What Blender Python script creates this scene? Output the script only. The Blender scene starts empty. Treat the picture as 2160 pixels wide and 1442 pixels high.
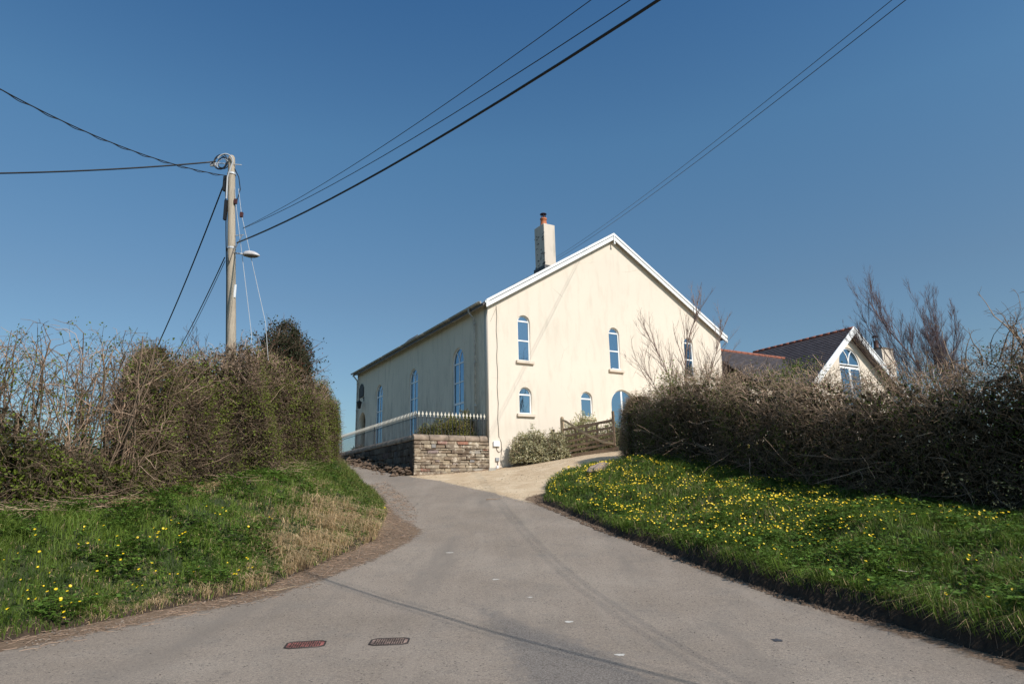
import bpy, bmesh, math, random, time
import numpy as np
from mathutils import Vector, Matrix

random.seed(5); RNG = np.random.default_rng(7)
S = bpy.context.scene
COL = S.collection
PI = math.pi
T0 = time.time()

# ------------------------------------------------------------------ camera, world, sun, exposure
CAM = np.array([0.0, 0.0, 1.5])
PITCH, ROLL, FPX = 0.2332, -0.0233, 1393.12
cd = bpy.data.cameras.new('camera'); cam = bpy.data.objects.new('camera', cd); COL.objects.link(cam)
cd.sensor_fit = 'HORIZONTAL'; cd.sensor_width = 36.0; cd.lens = FPX / 2160 * 36.0
cd.clip_start = 0.1; cd.clip_end = 3000
_fw = np.array([0, math.cos(PITCH), math.sin(PITCH)]); _r = np.array([1.0, 0, 0]); _u = np.cross(_r, _fw)
_R = math.cos(ROLL) * _r + math.sin(ROLL) * _u; _U = -math.sin(ROLL) * _r + math.cos(ROLL) * _u
M = Matrix(((_R[0], _U[0], -_fw[0], CAM[0]), (_R[1], _U[1], -_fw[1], CAM[1]), (_R[2], _U[2], -_fw[2], CAM[2]), (0, 0, 0, 1)))
cam.matrix_world = M
S.camera = cam

SUN_AZ, SUN_EL = math.radians(135.5), math.radians(41)      # azimuth clockwise from +Y
w = bpy.data.worlds.new('World'); S.world = w; w.use_nodes = True
nt = w.node_tree; bg = nt.nodes['Background']
sky = nt.nodes.new('ShaderNodeTexSky'); sky.sky_type = 'NISHITA'; sky.sun_disc = False
sky.sun_elevation = SUN_EL; sky.sun_rotation = SUN_AZ
sky.air_density = 1.0; sky.dust_density = 1.5; sky.ozone_density = 2.2; sky.altitude = 100
tint = nt.nodes.new('ShaderNodeMix'); tint.data_type = 'RGBA'; tint.blend_type = 'MULTIPLY'; tint.inputs[0].default_value = 1.0
nt.links.new(sky.outputs[0], tint.inputs[6]); 
_tc = nt.nodes.new('ShaderNodeTexCoord'); _sx = nt.nodes.new('ShaderNodeSeparateXYZ'); nt.links.new(_tc.outputs['Generated'], _sx.inputs[0])
_rp = nt.nodes.new('ShaderNodeValToRGB'); nt.links.new(_sx.outputs[2], _rp.inputs[0]); _el = _rp.color_ramp.elements   # paler towards the horizon, all round
while len(_el) < 5: _el.new(.5)
for _i, (_p, _c) in enumerate([(0, (.80, .92, .92)), (.285, (.80, .96, .97)), (.49, (.74, 1.12, 1.2)), (.70, (.46, .92, 1.2)), (1, (.40, .85, 1.15))]):
    _el[_i].position = _p; _el[_i].color = (*_c, 1)
nt.links.new(_rp.outputs[0], tint.inputs[7])
nt.links.new(tint.outputs[2], bg.inputs[0]); bg.inputs[1].default_value = 0.106
sl = bpy.data.lights.new('sun', 'SUN'); sl.energy = 4.9; sl.angle = math.radians(0.53); sl.color = (1.0, 0.925, 0.85)
so = bpy.data.objects.new('sun', sl); COL.objects.link(so)
sv = Vector((math.sin(SUN_AZ) * math.cos(SUN_EL), math.cos(SUN_AZ) * math.cos(SUN_EL), math.sin(SUN_EL)))
so.rotation_euler = sv.to_track_quat('Z', 'Y').to_euler(); so.location = (0, 0, 30)
S.view_settings.view_transform = 'Standard'; S.view_settings.look = 'None'
S.view_settings.exposure = 0.0; S.view_settings.gamma = 1.0; S.view_settings.use_curve_mapping = False
S.render.film_transparent = False
try:
    S.cycles.max_bounces = 6; S.cycles.diffuse_bounces = 3; S.cycles.transparent_max_bounces = 4
except Exception: pass

# ------------------------------------------------------------------ materials
def newmat(name):
    m = bpy.data.materials.new(name); m.use_nodes = True
    n = m.node_tree; b = n.nodes['Principled BSDF']
    return m, n, b
def nd(n, t, **k):
    x = n.nodes.new(t)
    for a, v in k.items():
        if a in x.inputs: x.inputs[a].default_value = v
        else: setattr(x, a, v)
    return x
def ramp(n, fac, stops):
    r = n.nodes.new('ShaderNodeValToRGB'); e = r.color_ramp.elements
    while len(e) < len(stops): e.new(0.5)
    for i, (p, c) in enumerate(stops):
        e[i].position = p; e[i].color = (*c, 1) if len(c) == 3 else c
    n.links.new(fac, r.inputs[0]); return r.outputs[0]
def mix(n, f, a, b, t='MIX'):
    x = n.nodes.new('ShaderNodeMix'); x.data_type = 'RGBA'; x.blend_type = t
    for i, v in ((0, f), (6, a), (7, b)):
        if hasattr(v, 'links') or hasattr(v, 'is_linked'): n.links.new(v, x.inputs[i])
        elif isinstance(v, (int, float)): x.inputs[i].default_value = v
        else: x.inputs[i].default_value = (*v, 1)
    return x.outputs[2]
def mth(n, op, a, b=0.0, clamp=False):
    x = n.nodes.new('ShaderNodeMath'); x.operation = op; x.use_clamp = clamp
    for i, v in ((0, a), (1, b)):
        if isinstance(v, (int, float)): x.inputs[i].default_value = v
        else: n.links.new(v, x.inputs[i])
    return x.outputs[0]
def noise(n, scale, detail=4, vec=None, rough=.55, dim='3D'):
    x = n.nodes.new('ShaderNodeTexNoise'); x.inputs['Scale'].default_value = scale; x.inputs['Detail'].default_value = detail
    x.inputs['Roughness'].default_value = rough
    if vec is not None: n.links.new(vec, x.inputs['Vector'])
    return x.outputs[0]
def objco(n, scale=(1, 1, 1)):
    c = n.nodes.new('ShaderNodeTexCoord'); mp = n.nodes.new('ShaderNodeMapping'); mp.inputs['Scale'].default_value = scale
    n.links.new(c.outputs['Object'], mp.inputs[0]); return mp.outputs[0]
def bump(n, b, h, strength=.3, dist=.02):
    x = n.nodes.new('ShaderNodeBump'); x.inputs['Strength'].default_value = strength; x.inputs['Distance'].default_value = dist
    n.links.new(h, x.inputs['Height']); n.links.new(x.outputs[0], b.inputs['Normal'])
def plain(name, col, rough=.6, var=.15, scale=6, metal=0, bmp=0, vec=None):
    m, n, b = newmat(name)
    v = objco(n)
    f = noise(n, scale, 5, v)
    c2 = tuple(max(0, x * (1 - var)) for x in col); c1 = tuple(min(1, x * (1 + var)) for x in col)
    n.links.new(ramp(n, f, [(.3, c2), (.7, c1)]), b.inputs['Base Color'])
    b.inputs['Roughness'].default_value = rough; b.inputs['Metallic'].default_value = metal
    if bmp: bump(n, b, noise(n, scale * 6, 4, v), bmp, .01)
    return m
def vcol(name, rough=.7, trans=0.0, spec=.3):
    m, n, b = newmat(name)
    a = nd(n, 'ShaderNodeVertexColor', layer_name='Col')
    n.links.new(a.outputs[0], b.inputs['Base Color']); b.inputs['Roughness'].default_value = rough
    b.inputs['Specular IOR Level'].default_value = spec
    if trans:
        t = n.nodes.new('ShaderNodeBsdfTranslucent'); mx = n.nodes.new('ShaderNodeMixShader'); mx.inputs[0].default_value = trans
        n.links.new(a.outputs[0], t.inputs[0]); n.links.new(b.outputs[0], mx.inputs[1]); n.links.new(t.outputs[0], mx.inputs[2])
        n.links.new(mx.outputs[0], n.nodes['Material Output'].inputs[0])
    return m
def render_wall(name, base, dirt, amt, blk=0.0):
    m, n, b = newmat(name)
    v = objco(n); vs = objco(n, (1.9, 1.9, .42)); vm = objco(n, (.5, .5, .35))
    streak = noise(n, 1.5, 7, vs, .62); big = noise(n, 1.1, 4, vm, .6); fine = noise(n, 14, 6, v, .7)
    k = mth(n, 'MULTIPLY', mth(n, 'SUBTRACT', streak, .5), mth(n, 'MULTIPLY', big, amt * 7), True)
    spots = mth(n, 'MULTIPLY', mth(n, 'SUBTRACT', fine, .66), 2.4 * amt, True)
    c = ramp(n, big, [(.3, tuple(x * .93 for x in base)), (.72, base)])
    c = mix(n, k, c, dirt); c = mix(n, spots, c, (.12, .11, .08))
    if blk:
        h = nd(n, 'ShaderNodeSeparateXYZ'); n.links.new(v, h.inputs[0])
        zz = mth(n, 'MULTIPLY', mth(n, 'SUBTRACT', 8.0, h.outputs[2]), .22, True)
        k2 = mth(n, 'MULTIPLY', mth(n, 'MULTIPLY', mth(n, 'SUBTRACT', noise(n, 1.3, 6, objco(n, (2, 1.6, .45)), .7), .47), 5, True), zz, True)
        c = mix(n, mth(n, 'MULTIPLY', k2, blk), c, (.06, .058, .05))
    vc = nd(n, 'ShaderNodeTexVoronoi', feature='DISTANCE_TO_EDGE'); vc.inputs['Scale'].default_value = .33
    n.links.new(mix(n, .16, v, noise(n, 1.6, 6, v, .75)), vc.inputs['Vector'])
    ck = mth(n, 'MULTIPLY', mth(n, 'MULTIPLY', mth(n, 'SUBTRACT', .0035, vc.outputs['Distance']), 400, True), mth(n, 'MULTIPLY', mth(n, 'SUBTRACT', noise(n, .7, 2, v), .5), 7, True))
    c = mix(n, mth(n, 'MULTIPLY', ck, .5), c, dirt)
    n.links.new(c, b.inputs['Base Color']); b.inputs['Roughness'].default_value = .9; b.inputs['Specular IOR Level'].default_value = .2
    bump(n, b, noise(n, 55, 4, v), .35, .012)
    return m

M_CREAM = render_wall('cream_render', (.745, .655, .545), (.36, .32, .235), .34)
M_CREAM_SIDE = render_wall('cream_render_weathered', (.78, .69, .55), (.26, .235, .185), .42, .72)
M_SILL = plain('sill_paint', (.66, .56, .45), .7, .08, 4)
M_WHITE = plain('white_paint', (.82, .82, .80), .35, .05, 3)
M_WHITE_OLD = plain('weathered_white_paint', (.50, .49, .44), .6, .35, 5)
M_GUTTER = plain('gutter_paint', (.42, .41, .37), .6, .3, 7)
M_BLACK = plain('black_iron', (.018, .018, .02), .45, .3, 20)
M_IRON = plain('railing_iron', (.03, .03, .034), .45, .35, 9)
M_FINIAL = plain('cream_finial_paint', (.55, .51, .43), .6, .25, 15)
M_TERRA = plain('terracotta', (.27, .09, .052), .75, .3, 8)
M_LEAD = plain('lead_flashing', (.08, .08, .085), .7, .5, 9)
M_CABLE = plain('black_cable', (.012, .012, .013), .5, .1, 5)
M_GREYCABLE = plain('grey_cable', (.45, .46, .47), .5, .15, 5)
M_METAL = plain('galvanised_metal', (.50, .51, .52), .4, .15, 12, .3)
M_INSUL = plain('brown_insulator', (.07, .022, .016), .4, .3, 10)
M_PLASTER = render_wall('chimney_render', (.66, .58, .49), (.20, .19, .15), .55)
M_INTERIOR = plain('dark_interior', (.03, .03, .035), .9, .1, 2)

def glass():
    m, n, b = newmat('window_glass')
    b.inputs['Base Color'].default_value = (.010, .030, .055, 1); b.inputs['Roughness'].default_value = .02
    b.inputs['IOR'].default_value = 4.2; b.inputs['Specular Tint'].default_value = (.55, .78, 1.0, 1); b.inputs['Specular IOR Level'].default_value = .5
    v = objco(n); bump(n, b, noise(n, 1.6, 2, v), .16, .03)
    return m
M_GLASS = glass()

def wood(name, col, sc=(14, 14, 1.2), var=.35):
    m, n, b = newmat(name); v = objco(n, sc)
    f = noise(n, 3, 7, v, .65); g = noise(n, 1.3, 3, objco(n))
    c = ramp(n, f, [(.25, tuple(x * (1 - var) * .7 for x in col)), (.5, col), (.8, tuple(min(1, x * (1 + var)) for x in col))])
    c = mix(n, mth(n, 'MULTIPLY', g, .35), c, tuple(x * .55 for x in col))
    n.links.new(c, b.inputs['Base Color']); b.inputs['Roughness'].default_value = .85
    bump(n, b, f, .4, .01); return m
M_POLE = wood('pole_wood', (.40, .34, .26))
M_GATE = wood('gate_wood', (.32, .215, .135))
M_GATE_PALE = wood('gate_wood_pale', (.40, .30, .19))

def slate_mat(name, col):
    m, n, b = newmat(name)
    oi = nd(n, 'ShaderNodeObjectInfo'); v = objco(n)
    f = noise(n, 2.5, 6, v, .7); g = noise(n, 9, 3, objco(n, (1, 1, .1)))
    c = ramp(n, f, [(.25, tuple(x * .6 for x in col)), (.55, col), (.8, tuple(x * 1.45 for x in col))])
    c = mix(n, mth(n, 'MULTIPLY', g, .4), c, tuple(x * .5 for x in col))
    n.links.new(c, b.inputs['Base Color']); b.inputs['Roughness'].default_value = .55; bump(n, b, f, .3, .01); return m
M_SLATE = slate_mat('roof_slate', (.098, .083, .084))

def stone_mat(name='rubble_stone', k=1.0):
    m, n, b = newmat(name)
    oi = nd(n, 'ShaderNodeObjectInfo'); v = objco(n)
    c0 = ramp(n, oi.outputs['Random'], [(0, (.10, .07, .05)), (.2, (.24, .185, .135)), (.45, (.36, .30, .22)), (.62, (.19, .155, .12)), (.8, (.44, .385, .30)), (.92, (.20, .20, .21)), (1, (.33, .13, .07))])
    geo = nd(n, 'ShaderNodeNewGeometry')
    lich = noise(n, 5.5, 6, geo.outputs['Position'], .7); dark = noise(n, 2.1, 5, geo.outputs['Position'], .7)
    c = mix(n, mth(n, 'MULTIPLY', mth(n, 'SUBTRACT', lich, .535), 8, True), c0, (.60, .54, .45))
    c = mix(n, mth(n, 'MULTIPLY', mth(n, 'SUBTRACT', dark, .50), 7, True), c, (.10, .07, .05))
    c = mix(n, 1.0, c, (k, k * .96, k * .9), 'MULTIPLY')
    n.links.new(c, b.inputs['Base Color']); b.inputs['Roughness'].default_value = .92
    bump(n, b, noise(n, 22, 6, geo.outputs['Position'], .7), .7, .02); return m
M_STONE = stone_mat()
M_STONE_DARK = stone_mat('damp_dark_stone', .30)  # the rubble stone multiplied darker, for the side run of the wall
M_MORTAR = plain('old_mortar', (.06, .045, .033), .95, .5, 7, 0, .5)
M_COPING = plain('coping_stone', (.25, .19, .14), .9, .5, 3.5, 0, .5)

def ground_mat():
    m, n, b = newmat('earth_bank')
    geo = nd(n, 'ShaderNodeNewGeometry'); p = geo.outputs['Position']
    at = nd(n, 'ShaderNodeAttribute', attribute_name='soil')
    f = noise(n, 3, 6, p, .65); g = noise(n, 17, 5, p, .7)
    soil = ramp(n, g, [(.3, (.018, .011, .007)), (.7, (.075, .048, .028))])
    grass = ramp(n, f, [(.3, (.018, .028, .008)), (.7, (.05, .065, .018))])
    n.links.new(mix(n, at.outputs['Fac'], grass, soil), b.inputs['Base Color']); b.inputs['Roughness'].default_value = .95
    bump(n, b, g, .9, .04); return m
M_GROUND = ground_mat()
M_SOIL = plain('dry_soil', (.12, .08, .052), .95, .5, 14, 0, .8)

def road_mat():
    m, n, b = newmat('worn_asphalt')
    geo = nd(n, 'ShaderNodeNewGeometry'); p = geo.outputs['Position']
    fine = noise(n, 95, 3, p, .8); med = noise(n, 9, 6, p, .7); big = noise(n, .55, 5, p, .6); big2 = noise(n, 1.7, 5, p, .65)
    vo = nd(n, 'ShaderNodeTexVoronoi'); vo.inputs['Scale'].default_value = 62; n.links.new(p, vo.inputs['Vector'])
    chip = nd(n, 'ShaderNodeSeparateColor'); n.links.new(vo.outputs['Color'], chip.inputs[0])
    c = ramp(n, big, [(.28, (.215, .178, .142)), (.5, (.255, .212, .172)), (.72, (.295, .250, .205))])
    c = mix(n, mth(n, 'MULTIPLY', mth(n, 'SUBTRACT', big2, .5), 2.2, True), c, (.185, .166, .145))
    c = mix(n, mth(n, 'MULTIPLY', mth(n, 'SUBTRACT', med, .55), 2.0, True), c, (.28, .245, .205))
    c = mix(n, .9, c, ramp(n, fine, [(.30, (.42, .42, .42)), (.5, (1, 1, 1)), (.70, (1.5, 1.47, 1.42))]), 'MULTIPLY')
    c = mix(n, .8, c, ramp(n, noise(n, 34, 4, p, .75), [(.32, (.68, .67, .66)), (.5, (1, 1, 1)), (.68, (1.28, 1.26, 1.22))]), 'MULTIPLY')
    c = mix(n, mth(n, 'MULTIPLY', mth(n, 'SUBTRACT', chip.outputs[0], .982), 30, True), c, (.36, .32, .27))
    c = mix(n, mth(n, 'MULTIPLY', mth(n, 'SUBTRACT', chip.outputs[1], .968), 30, True), c, (.045, .042, .04))
    mp = nd(n, 'ShaderNodeMapping'); n.links.new(p, mp.inputs[0]); mp.inputs['Rotation'].default_value = (0, 0, -.42); mp.inputs['Scale'].default_value = (1.5, .16, 1)
    trk = noise(n, 1.0, 4, mp.outputs[0], .55)
    c = mix(n, mth(n, 'MULTIPLY', mth(n, 'SUBTRACT', trk, .52), 3.2, True), c, (.180, .155, .13))
    c = mix(n, mth(n, 'MULTIPLY', mth(n, 'SUBTRACT', .44, trk), 3.0, True), c, (.33, .28, .23))
    stn = noise(n, 3.3, 7, p, .75)
    c = mix(n, mth(n, 'MULTIPLY', mth(n, 'SUBTRACT', stn, .60), 5, True), c, (.13, .115, .10))
    # coarse darker patch, read from a signed distance stored on the mesh
    a = nd(n, 'ShaderNodeAttribute', attribute_name='d_patch')
    e = mth(n, 'ADD', a.outputs['Fac'], mth(n, 'MULTIPLY', mth(n, 'SUBTRACT', med, .5), .7))
    pk = mth(n, 'MULTIPLY', e, 5, True)
    rough = ramp(n, vo.outputs['Distance'], [(.1, (.30, .27, .24)), (.5, (.13, .12, .112)), (.9, (.05, .047, .045))])
    c = mix(n, mth(n, 'MULTIPLY', pk, .65), c, rough)
    # a few cracks
    w1 = nd(n, 'ShaderNodeTexVoronoi', feature='DISTANCE_TO_EDGE'); w1.inputs['Scale'].default_value = .42
    dv = mix(n, .22, p, noise(n, 2.2, 5, p, .7)); 
    n.links.new(dv, w1.inputs['Vector'])
    ck = mth(n, 'MULTIPLY', mth(n, 'SUBTRACT', .006, w1.outputs['Distance']), 300, True)
    ck = mth(n, 'MULTIPLY', ck, mth(n, 'MULTIPLY', mth(n, 'SUBTRACT', noise(n, .8, 3, p), .56), 8, True))
    c = mix(n, mth(n, 'MULTIPLY', ck, .4), c, (.05, .045, .04))
    # gravel of the driveway
    gv = nd(n, 'ShaderNodeAttribute', attribute_name='d_gravel')
    ge = mth(n, 'ADD', gv.outputs['Fac'], mth(n, 'ADD', mth(n, 'MULTIPLY', mth(n, 'SUBTRACT', med, .5), .5), mth(n, 'MULTIPLY', mth(n, 'SUBTRACT', fine, .5), .35)))
    gk = mth(n, 'MULTIPLY', ge, 14, True)
    gc = ramp(n, noise(n, 1.6, 6, p, .7), [(.3, (.42, .30, .185)), (.55, (.56, .435, .29)), (.75, (.64, .52, .37))])
    gc = mix(n, .8, gc, ramp(n, fine, [(.25, (.6, .6, .6)), (.5, (1, 1, 1)), (.8, (1.3, 1.3, 1.3))]), 'MULTIPLY')
    c = mix(n, gk, c, gc)
    # loose earth and leaf mould along the edges
    dt = nd(n, 'ShaderNodeAttribute', attribute_name='d_dirt')
    de = mth(n, 'ADD', dt.outputs['Fac'], mth(n, 'ADD', mth(n, 'MULTIPLY', mth(n, 'SUBTRACT', med, .5), .55), mth(n, 'MULTIPLY', mth(n, 'SUBTRACT', fine, .5), .25)))
    dk = mth(n, 'MULTIPLY', de, 11, True)
    dc = ramp(n, noise(n, 26, 6, p, .75), [(.3, (.07, .045, .03)), (.5, (.17, .115, .075)), (.72, (.32, .23, .155))])
    c = mix(n, dk, c, dc)
    n.links.new(c, b.inputs['Base Color']); b.inputs['Roughness'].default_value = .88; b.inputs['Specular IOR Level'].default_value = .25
    hh = mth(n, 'ADD', mth(n, 'MULTIPLY', fine, .6), mth(n, 'MULTIPLY', mth(n, 'MULTIPLY', dk, med), 2.5))
    bump(n, b, hh, .55, .012); return m
M_ROAD = road_mat()
M_TWIG = vcol('twig_bark', .8, 0, .2)
M_LEAF = vcol('leaf', .6, .35, .25)
M_GRASS = vcol('grass_blade', .55, .35, .35)
M_PETAL = plain('yellow_petal', (.86, .60, .015), .4, .1, 30)
M_ROADPAINT = plain('worn_white_road_paint', (.50, .47, .42), .8, .3, 30)
M_BLACKPAINT = plain('dark_tar', (.05, .05, .055), .6, .3, 30)

# ------------------------------------------------------------------ object helpers
def tag(o, label=None, cat=None, group=None, kind=None):
    if label: o['label'] = label
    if cat: o['category'] = cat
    if group: o['group'] = group
    if kind: o['kind'] = kind
    return o
def empty(name, loc=(0, 0, 0), rz=0.0):
    o = bpy.data.objects.new(name, None); COL.objects.link(o); o.location = loc; o.rotation_euler = (0, 0, rz); return o
def link(name, me, mat, parent=None, loc=None, rot=None):
    o = bpy.data.objects.new(name, me); COL.objects.link(o)
    if mat and not me.materials: me.materials.append(mat)
    if parent: o.parent = parent
    if loc is not None: o.location = loc
    if rot is not None: o.rotation_euler = rot
    return o
def fastmesh(name, V, F, smooth=False, col=None):
    V = np.asarray(V, np.float32); F = np.asarray(F, np.int32); k = F.shape[1]
    me = bpy.data.meshes.new(name); me.vertices.add(len(V)); me.vertices.foreach_set('co', V.ravel())
    me.loops.add(F.size); me.loops.foreach_set('vertex_index', F.ravel())
    me.polygons.add(len(F)); me.polygons.foreach_set('loop_start', np.arange(0, F.size, k, dtype=np.int32))
    try: me.polygons.foreach_set('loop_total', np.full(len(F), k, np.int32))
    except Exception: pass
    me.polygons.foreach_set('use_smooth', np.full(len(F), bool(smooth)))
    if col is not None:
        c = np.ones((len(V), 4), np.float32); c[:, :3] = np.clip(col, 0, 1)
        me.color_attributes.new('Col', 'FLOAT_COLOR', 'POINT').data.foreach_set('color', c.ravel())
    me.update(calc_edges=True); return me
class MB:
    """collects shapes and links them as one mesh object"""
    def __init__(s): s.v = []; s.f = []
    def add(s, vs, fs):
        b = len(s.v); s.v += [tuple(map(float, q)) for q in vs]; s.f += [tuple(b + i for i in f) for f in fs]; return s
    def box(s, c, size, rz=0):
        hx, hy, hz = [q / 2 for q in size]; cr, sr = math.cos(rz), math.sin(rz); vs = []
        for z in (-hz, hz):
            for x, y in ((-hx, -hy), (hx, -hy), (hx, hy), (-hx, hy)):
                vs.append((c[0] + x * cr - y * sr, c[1] + x * sr + y * cr, c[2] + z))
        return s.add(vs, [(3, 2, 1, 0), (4, 5, 6, 7), (0, 1, 5, 4), (1, 2, 6, 5), (2, 3, 7, 6), (3, 0, 4, 7)])
    def bar(s, a, b, wd, th, up=(0, 0, 1)):
        a, b = Vector(a), Vector(b); d = (b - a).normalized(); up = Vector(up)
        sd = d.cross(up).normalized(); u = sd.cross(d).normalized(); vs = []
        for p in (a, b):
            for i, j in ((-1, -1), (1, -1), (1, 1), (-1, 1)): vs.append(p + sd * (i * wd / 2) + u * (j * th / 2))
        return s.add(vs, [(3, 2, 1, 0), (4, 5, 6, 7), (0, 1, 5, 4), (1, 2, 6, 5), (2, 3, 7, 6), (3, 0, 4, 7)])
    def tube(s, pts, r, n=8, caps=True):
        pts = [Vector(p) for p in pts]; rs = r if isinstance(r, (list, tuple)) else [r] * len(pts)
        base = len(s.v); prev = None
        for i, p in enumerate(pts):
            d = (pts[min(i + 1, len(pts) - 1)] - pts[max(i - 1, 0)]).normalized()
            if prev is None: prev = d.orthogonal().normalized()
            x = (prev - d * prev.dot(d)).normalized(); y = d.cross(x); prev = x
            for k in range(n):
                a = 2 * PI * k / n; s.v.append(tuple(p + (x * math.cos(a) + y * math.sin(a)) * rs[i]))
        for i in range(len(pts) - 1):
            for k in range(n):
                a = base + i * n + k; b_ = base + i * n + (k + 1) % n
                s.f.append((a, b_, b_ + n, a + n))
        if caps:
            s.f.append(tuple(base + k for k in range(n))[::-1]); e = base + (len(pts) - 1) * n
            s.f.append(tuple(e + k for k in range(n)))
        return s
    def lathe(s, prof, c=(0, 0, 0), n=14):
        base = len(s.v)
        for r, z in prof:
            for k in range(n):
                a = 2 * PI * k / n; s.v.append((c[0] + r * math.cos(a), c[1] + r * math.sin(a), c[2] + z))
        for i in range(len(prof) - 1):
            for k in range(n):
                a = base + i * n + k; b_ = base + i * n + (k + 1) % n; s.f.append((a, b_, b_ + n, a + n))
        s.f.append(tuple(base + k for k in range(n))[::-1]); e = base + (len(prof) - 1) * n; s.f.append(tuple(e + k for k in range(n)))
        return s
    def mesh(s, name, smooth=False):
        me = bpy.data.meshes.new(name); me.from_pydata(s.v, [], s.f); me.update()
        if smooth:
            for p in me.polygons: p.use_smooth = True
        return me
    def build(s, name, mat, parent=None, smooth=False, bevel=0):
        o = link(name, s.mesh(name, smooth), mat, parent)
        if bevel:
            b = o.modifiers.new('bevel', 'BEVEL'); b.width = bevel; b.segments = 2; b.limit_method = 'ANGLE'
        return o
def plate(loops, y0, y1, O=(0, 0, 0), U=(1, 0, 0), N=(0, 1, 0), name='plate'):
    """2-D loops (outer first, then holes) in (u, z), extruded between distances y0..y1 along N"""
    cu = bpy.data.curves.new(name, 'CURVE'); cu.dimensions = '2D'; cu.fill_mode = 'BOTH'; cu.extrude = abs(y1 - y0) / 2
    for lp in loops:
        sp = cu.splines.new('POLY'); sp.points.add(len(lp) - 1); sp.use_cyclic_u = True
        for i, (a, b_) in enumerate(lp): sp.points[i].co = (a, b_, 0, 1)
    ob = bpy.data.objects.new(name, cu); COL.objects.link(ob)
    dg = bpy.context.evaluated_depsgraph_get(); me = bpy.data.meshes.new_from_object(ob.evaluated_get(dg))
    bpy.data.objects.remove(ob); bpy.data.curves.remove(cu)
    n = len(me.vertices); co = np.empty(n * 3); me.vertices.foreach_get('co', co); co = co.reshape(-1, 3)
    mid = (y0 + y1) / 2
    O, U, N = map(np.array, (O, U, N))
    out = O + co[:, :1] * U + co[:, 1:2] * np.array([0, 0, 1.0]) + (co[:, 2:3] + mid) * N
    me.vertices.foreach_set('co', out.ravel()); me.update()
    bm = bmesh.new(); bm.from_mesh(me); bmesh.ops.remove_doubles(bm, verts=bm.verts, dist=1e-5)
    bmesh.ops.recalc_face_normals(bm, faces=bm.faces); bm.to_mesh(me); bm.free()
    return me
def arch(cx, hw, zb, ztop, n=12, rise=None):
    rise = hw if rise is None else rise; zs = ztop - rise
    p = [(cx - hw, zb), (cx + hw, zb)]
    for i in range(n + 1):
        a = PI * i / n; p.append((cx + hw * math.cos(a), zs + rise * math.sin(a)))
    return p
def rect(x0, x1, z0, z1): return [(x0, z0), (x1, z0), (x1, z1), (x0, z1)]

# ------------------------------------------------------------------ terrain
CT = np.array([(-8,-3,0),(0,-3,0),(9,-3,0),(-9,3,-.02),(0,3.5,0),(6,3.5,0),(-6,7.8,.1),(0,8,.13),(4.5,8,.15),(-9,11,.35),(-4,11,.38),(0,12,.5),(4,12,.58),(9,11,.5),
(-3.2,17,1.25),(0,17,1.25),(4,17,1.4),(9,17,1.3),(-5,22,2.0),(-1.5,21,1.85),(2.5,21.5,2.3),(7,21,2.3),(-.97,26.1,2.63),(-3.69,24.5,2.42),(-5.59,27.7,2.85),(-6.95,30,3.2),(-8.4,32.5,3.4),(-12.3,39,3.9),
(1.9,26.3,3.0),(3.7,24.8,3.12),(10,32.5,3.6),(8,27,3.3),(16,28,3.4),(-12,25,2.6),(-14,33,3.5),(20,38,3.8),(0,40,3.8)], float)
def _phi(r2): return np.where(r2 > 0, .5 * r2 * np.log(np.maximum(r2, 1e-12)), 0)
def _solve():
    n = len(CT); X = CT[:, :2]; K = _phi(((X[:, None] - X[None]) ** 2).sum(-1)) + np.eye(n) * .5
    P = np.c_[np.ones(n), X]; A = np.zeros((n + 3, n + 3)); A[:n, :n] = K; A[:n, n:] = P; A[n:, :n] = P.T
    return np.linalg.solve(A, np.r_[CT[:, 2], 0, 0, 0])
_W = _solve()
def T(x, y):
    x = np.clip(np.asarray(x, float), -14, 20); y = np.clip(np.asarray(y, float), -3, 42)
    r2 = (x[..., None] - CT[:, 0]) ** 2 + (y[..., None] - CT[:, 1]) ** 2
    return _phi(r2) @ _W[:-3] + _W[-3] + _W[-2] * x + _W[-1] * y
def sdist(x, y, poly):
    """signed distance to a closed polygon, positive inside"""
    x = np.asarray(x, float); y = np.asarray(y, float); d = np.full(x.shape, 1e9); ins = np.zeros(x.shape, bool)
    n = len(poly)
    for i in range(n):
        ax, ay = poly[i]; bx, by = poly[(i + 1) % n]; ex, ey = bx - ax, by - ay
        t = np.clip(((x - ax) * ex + (y - ay) * ey) / (ex * ex + ey * ey + 1e-12), 0, 1)
        d = np.minimum(d, np.hypot(x - ax - t * ex, y - ay - t * ey))
        c = (ay > y) != (by > y)
        with np.errstate(divide='ignore', invalid='ignore'):
            ins ^= c & (x < (bx - ax) * (y - ay) / (by - ay + 1e-15) + ax)
    return np.where(ins, d, -d)
EDGE_L = [(-5.68, 7.76), (-5.12, 8.52), (-4.4, 9.4), (-3.72, 10.28), (-3.5, 11.37), (-3.08, 12.8), (-2.86, 13.83), (-3.0, 15.4), (-3.2, 17.0), (-3.94, 19.58), (-5.04, 22.61), (-6.3, 26.15), (-6.82, 27.49)]
POLY_L = EDGE_L + [(-8.9, 31.5), (-13, 38), (-17, 45), (-320, 60), (-320, -6), (-14, -2), (-9, 3.6), (-6.9, 6.2)]
EDGE_R = [(3.84, 22.28), (2.61, 22.58), (1.57, 21.61), (1.02, 19.95), (0.68, 18.65), (0.7, 17.5), (1.23, 15.94), (1.71, 14.5), (2.56, 12.04), (2.96, 10.63), (3.28, 9.54), (3.52, 8.61), (3.88, 7.67), (4.13, 6.88), (4.31, 6.14)]
POLY_R = EDGE_R + [(4.7, 4), (5.0, 0), (5.4, -8), (320, -8), (320, 60), (60, 32), (14, 26.3), (6.5, 24.2), (4.6, 23.1)]
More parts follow.
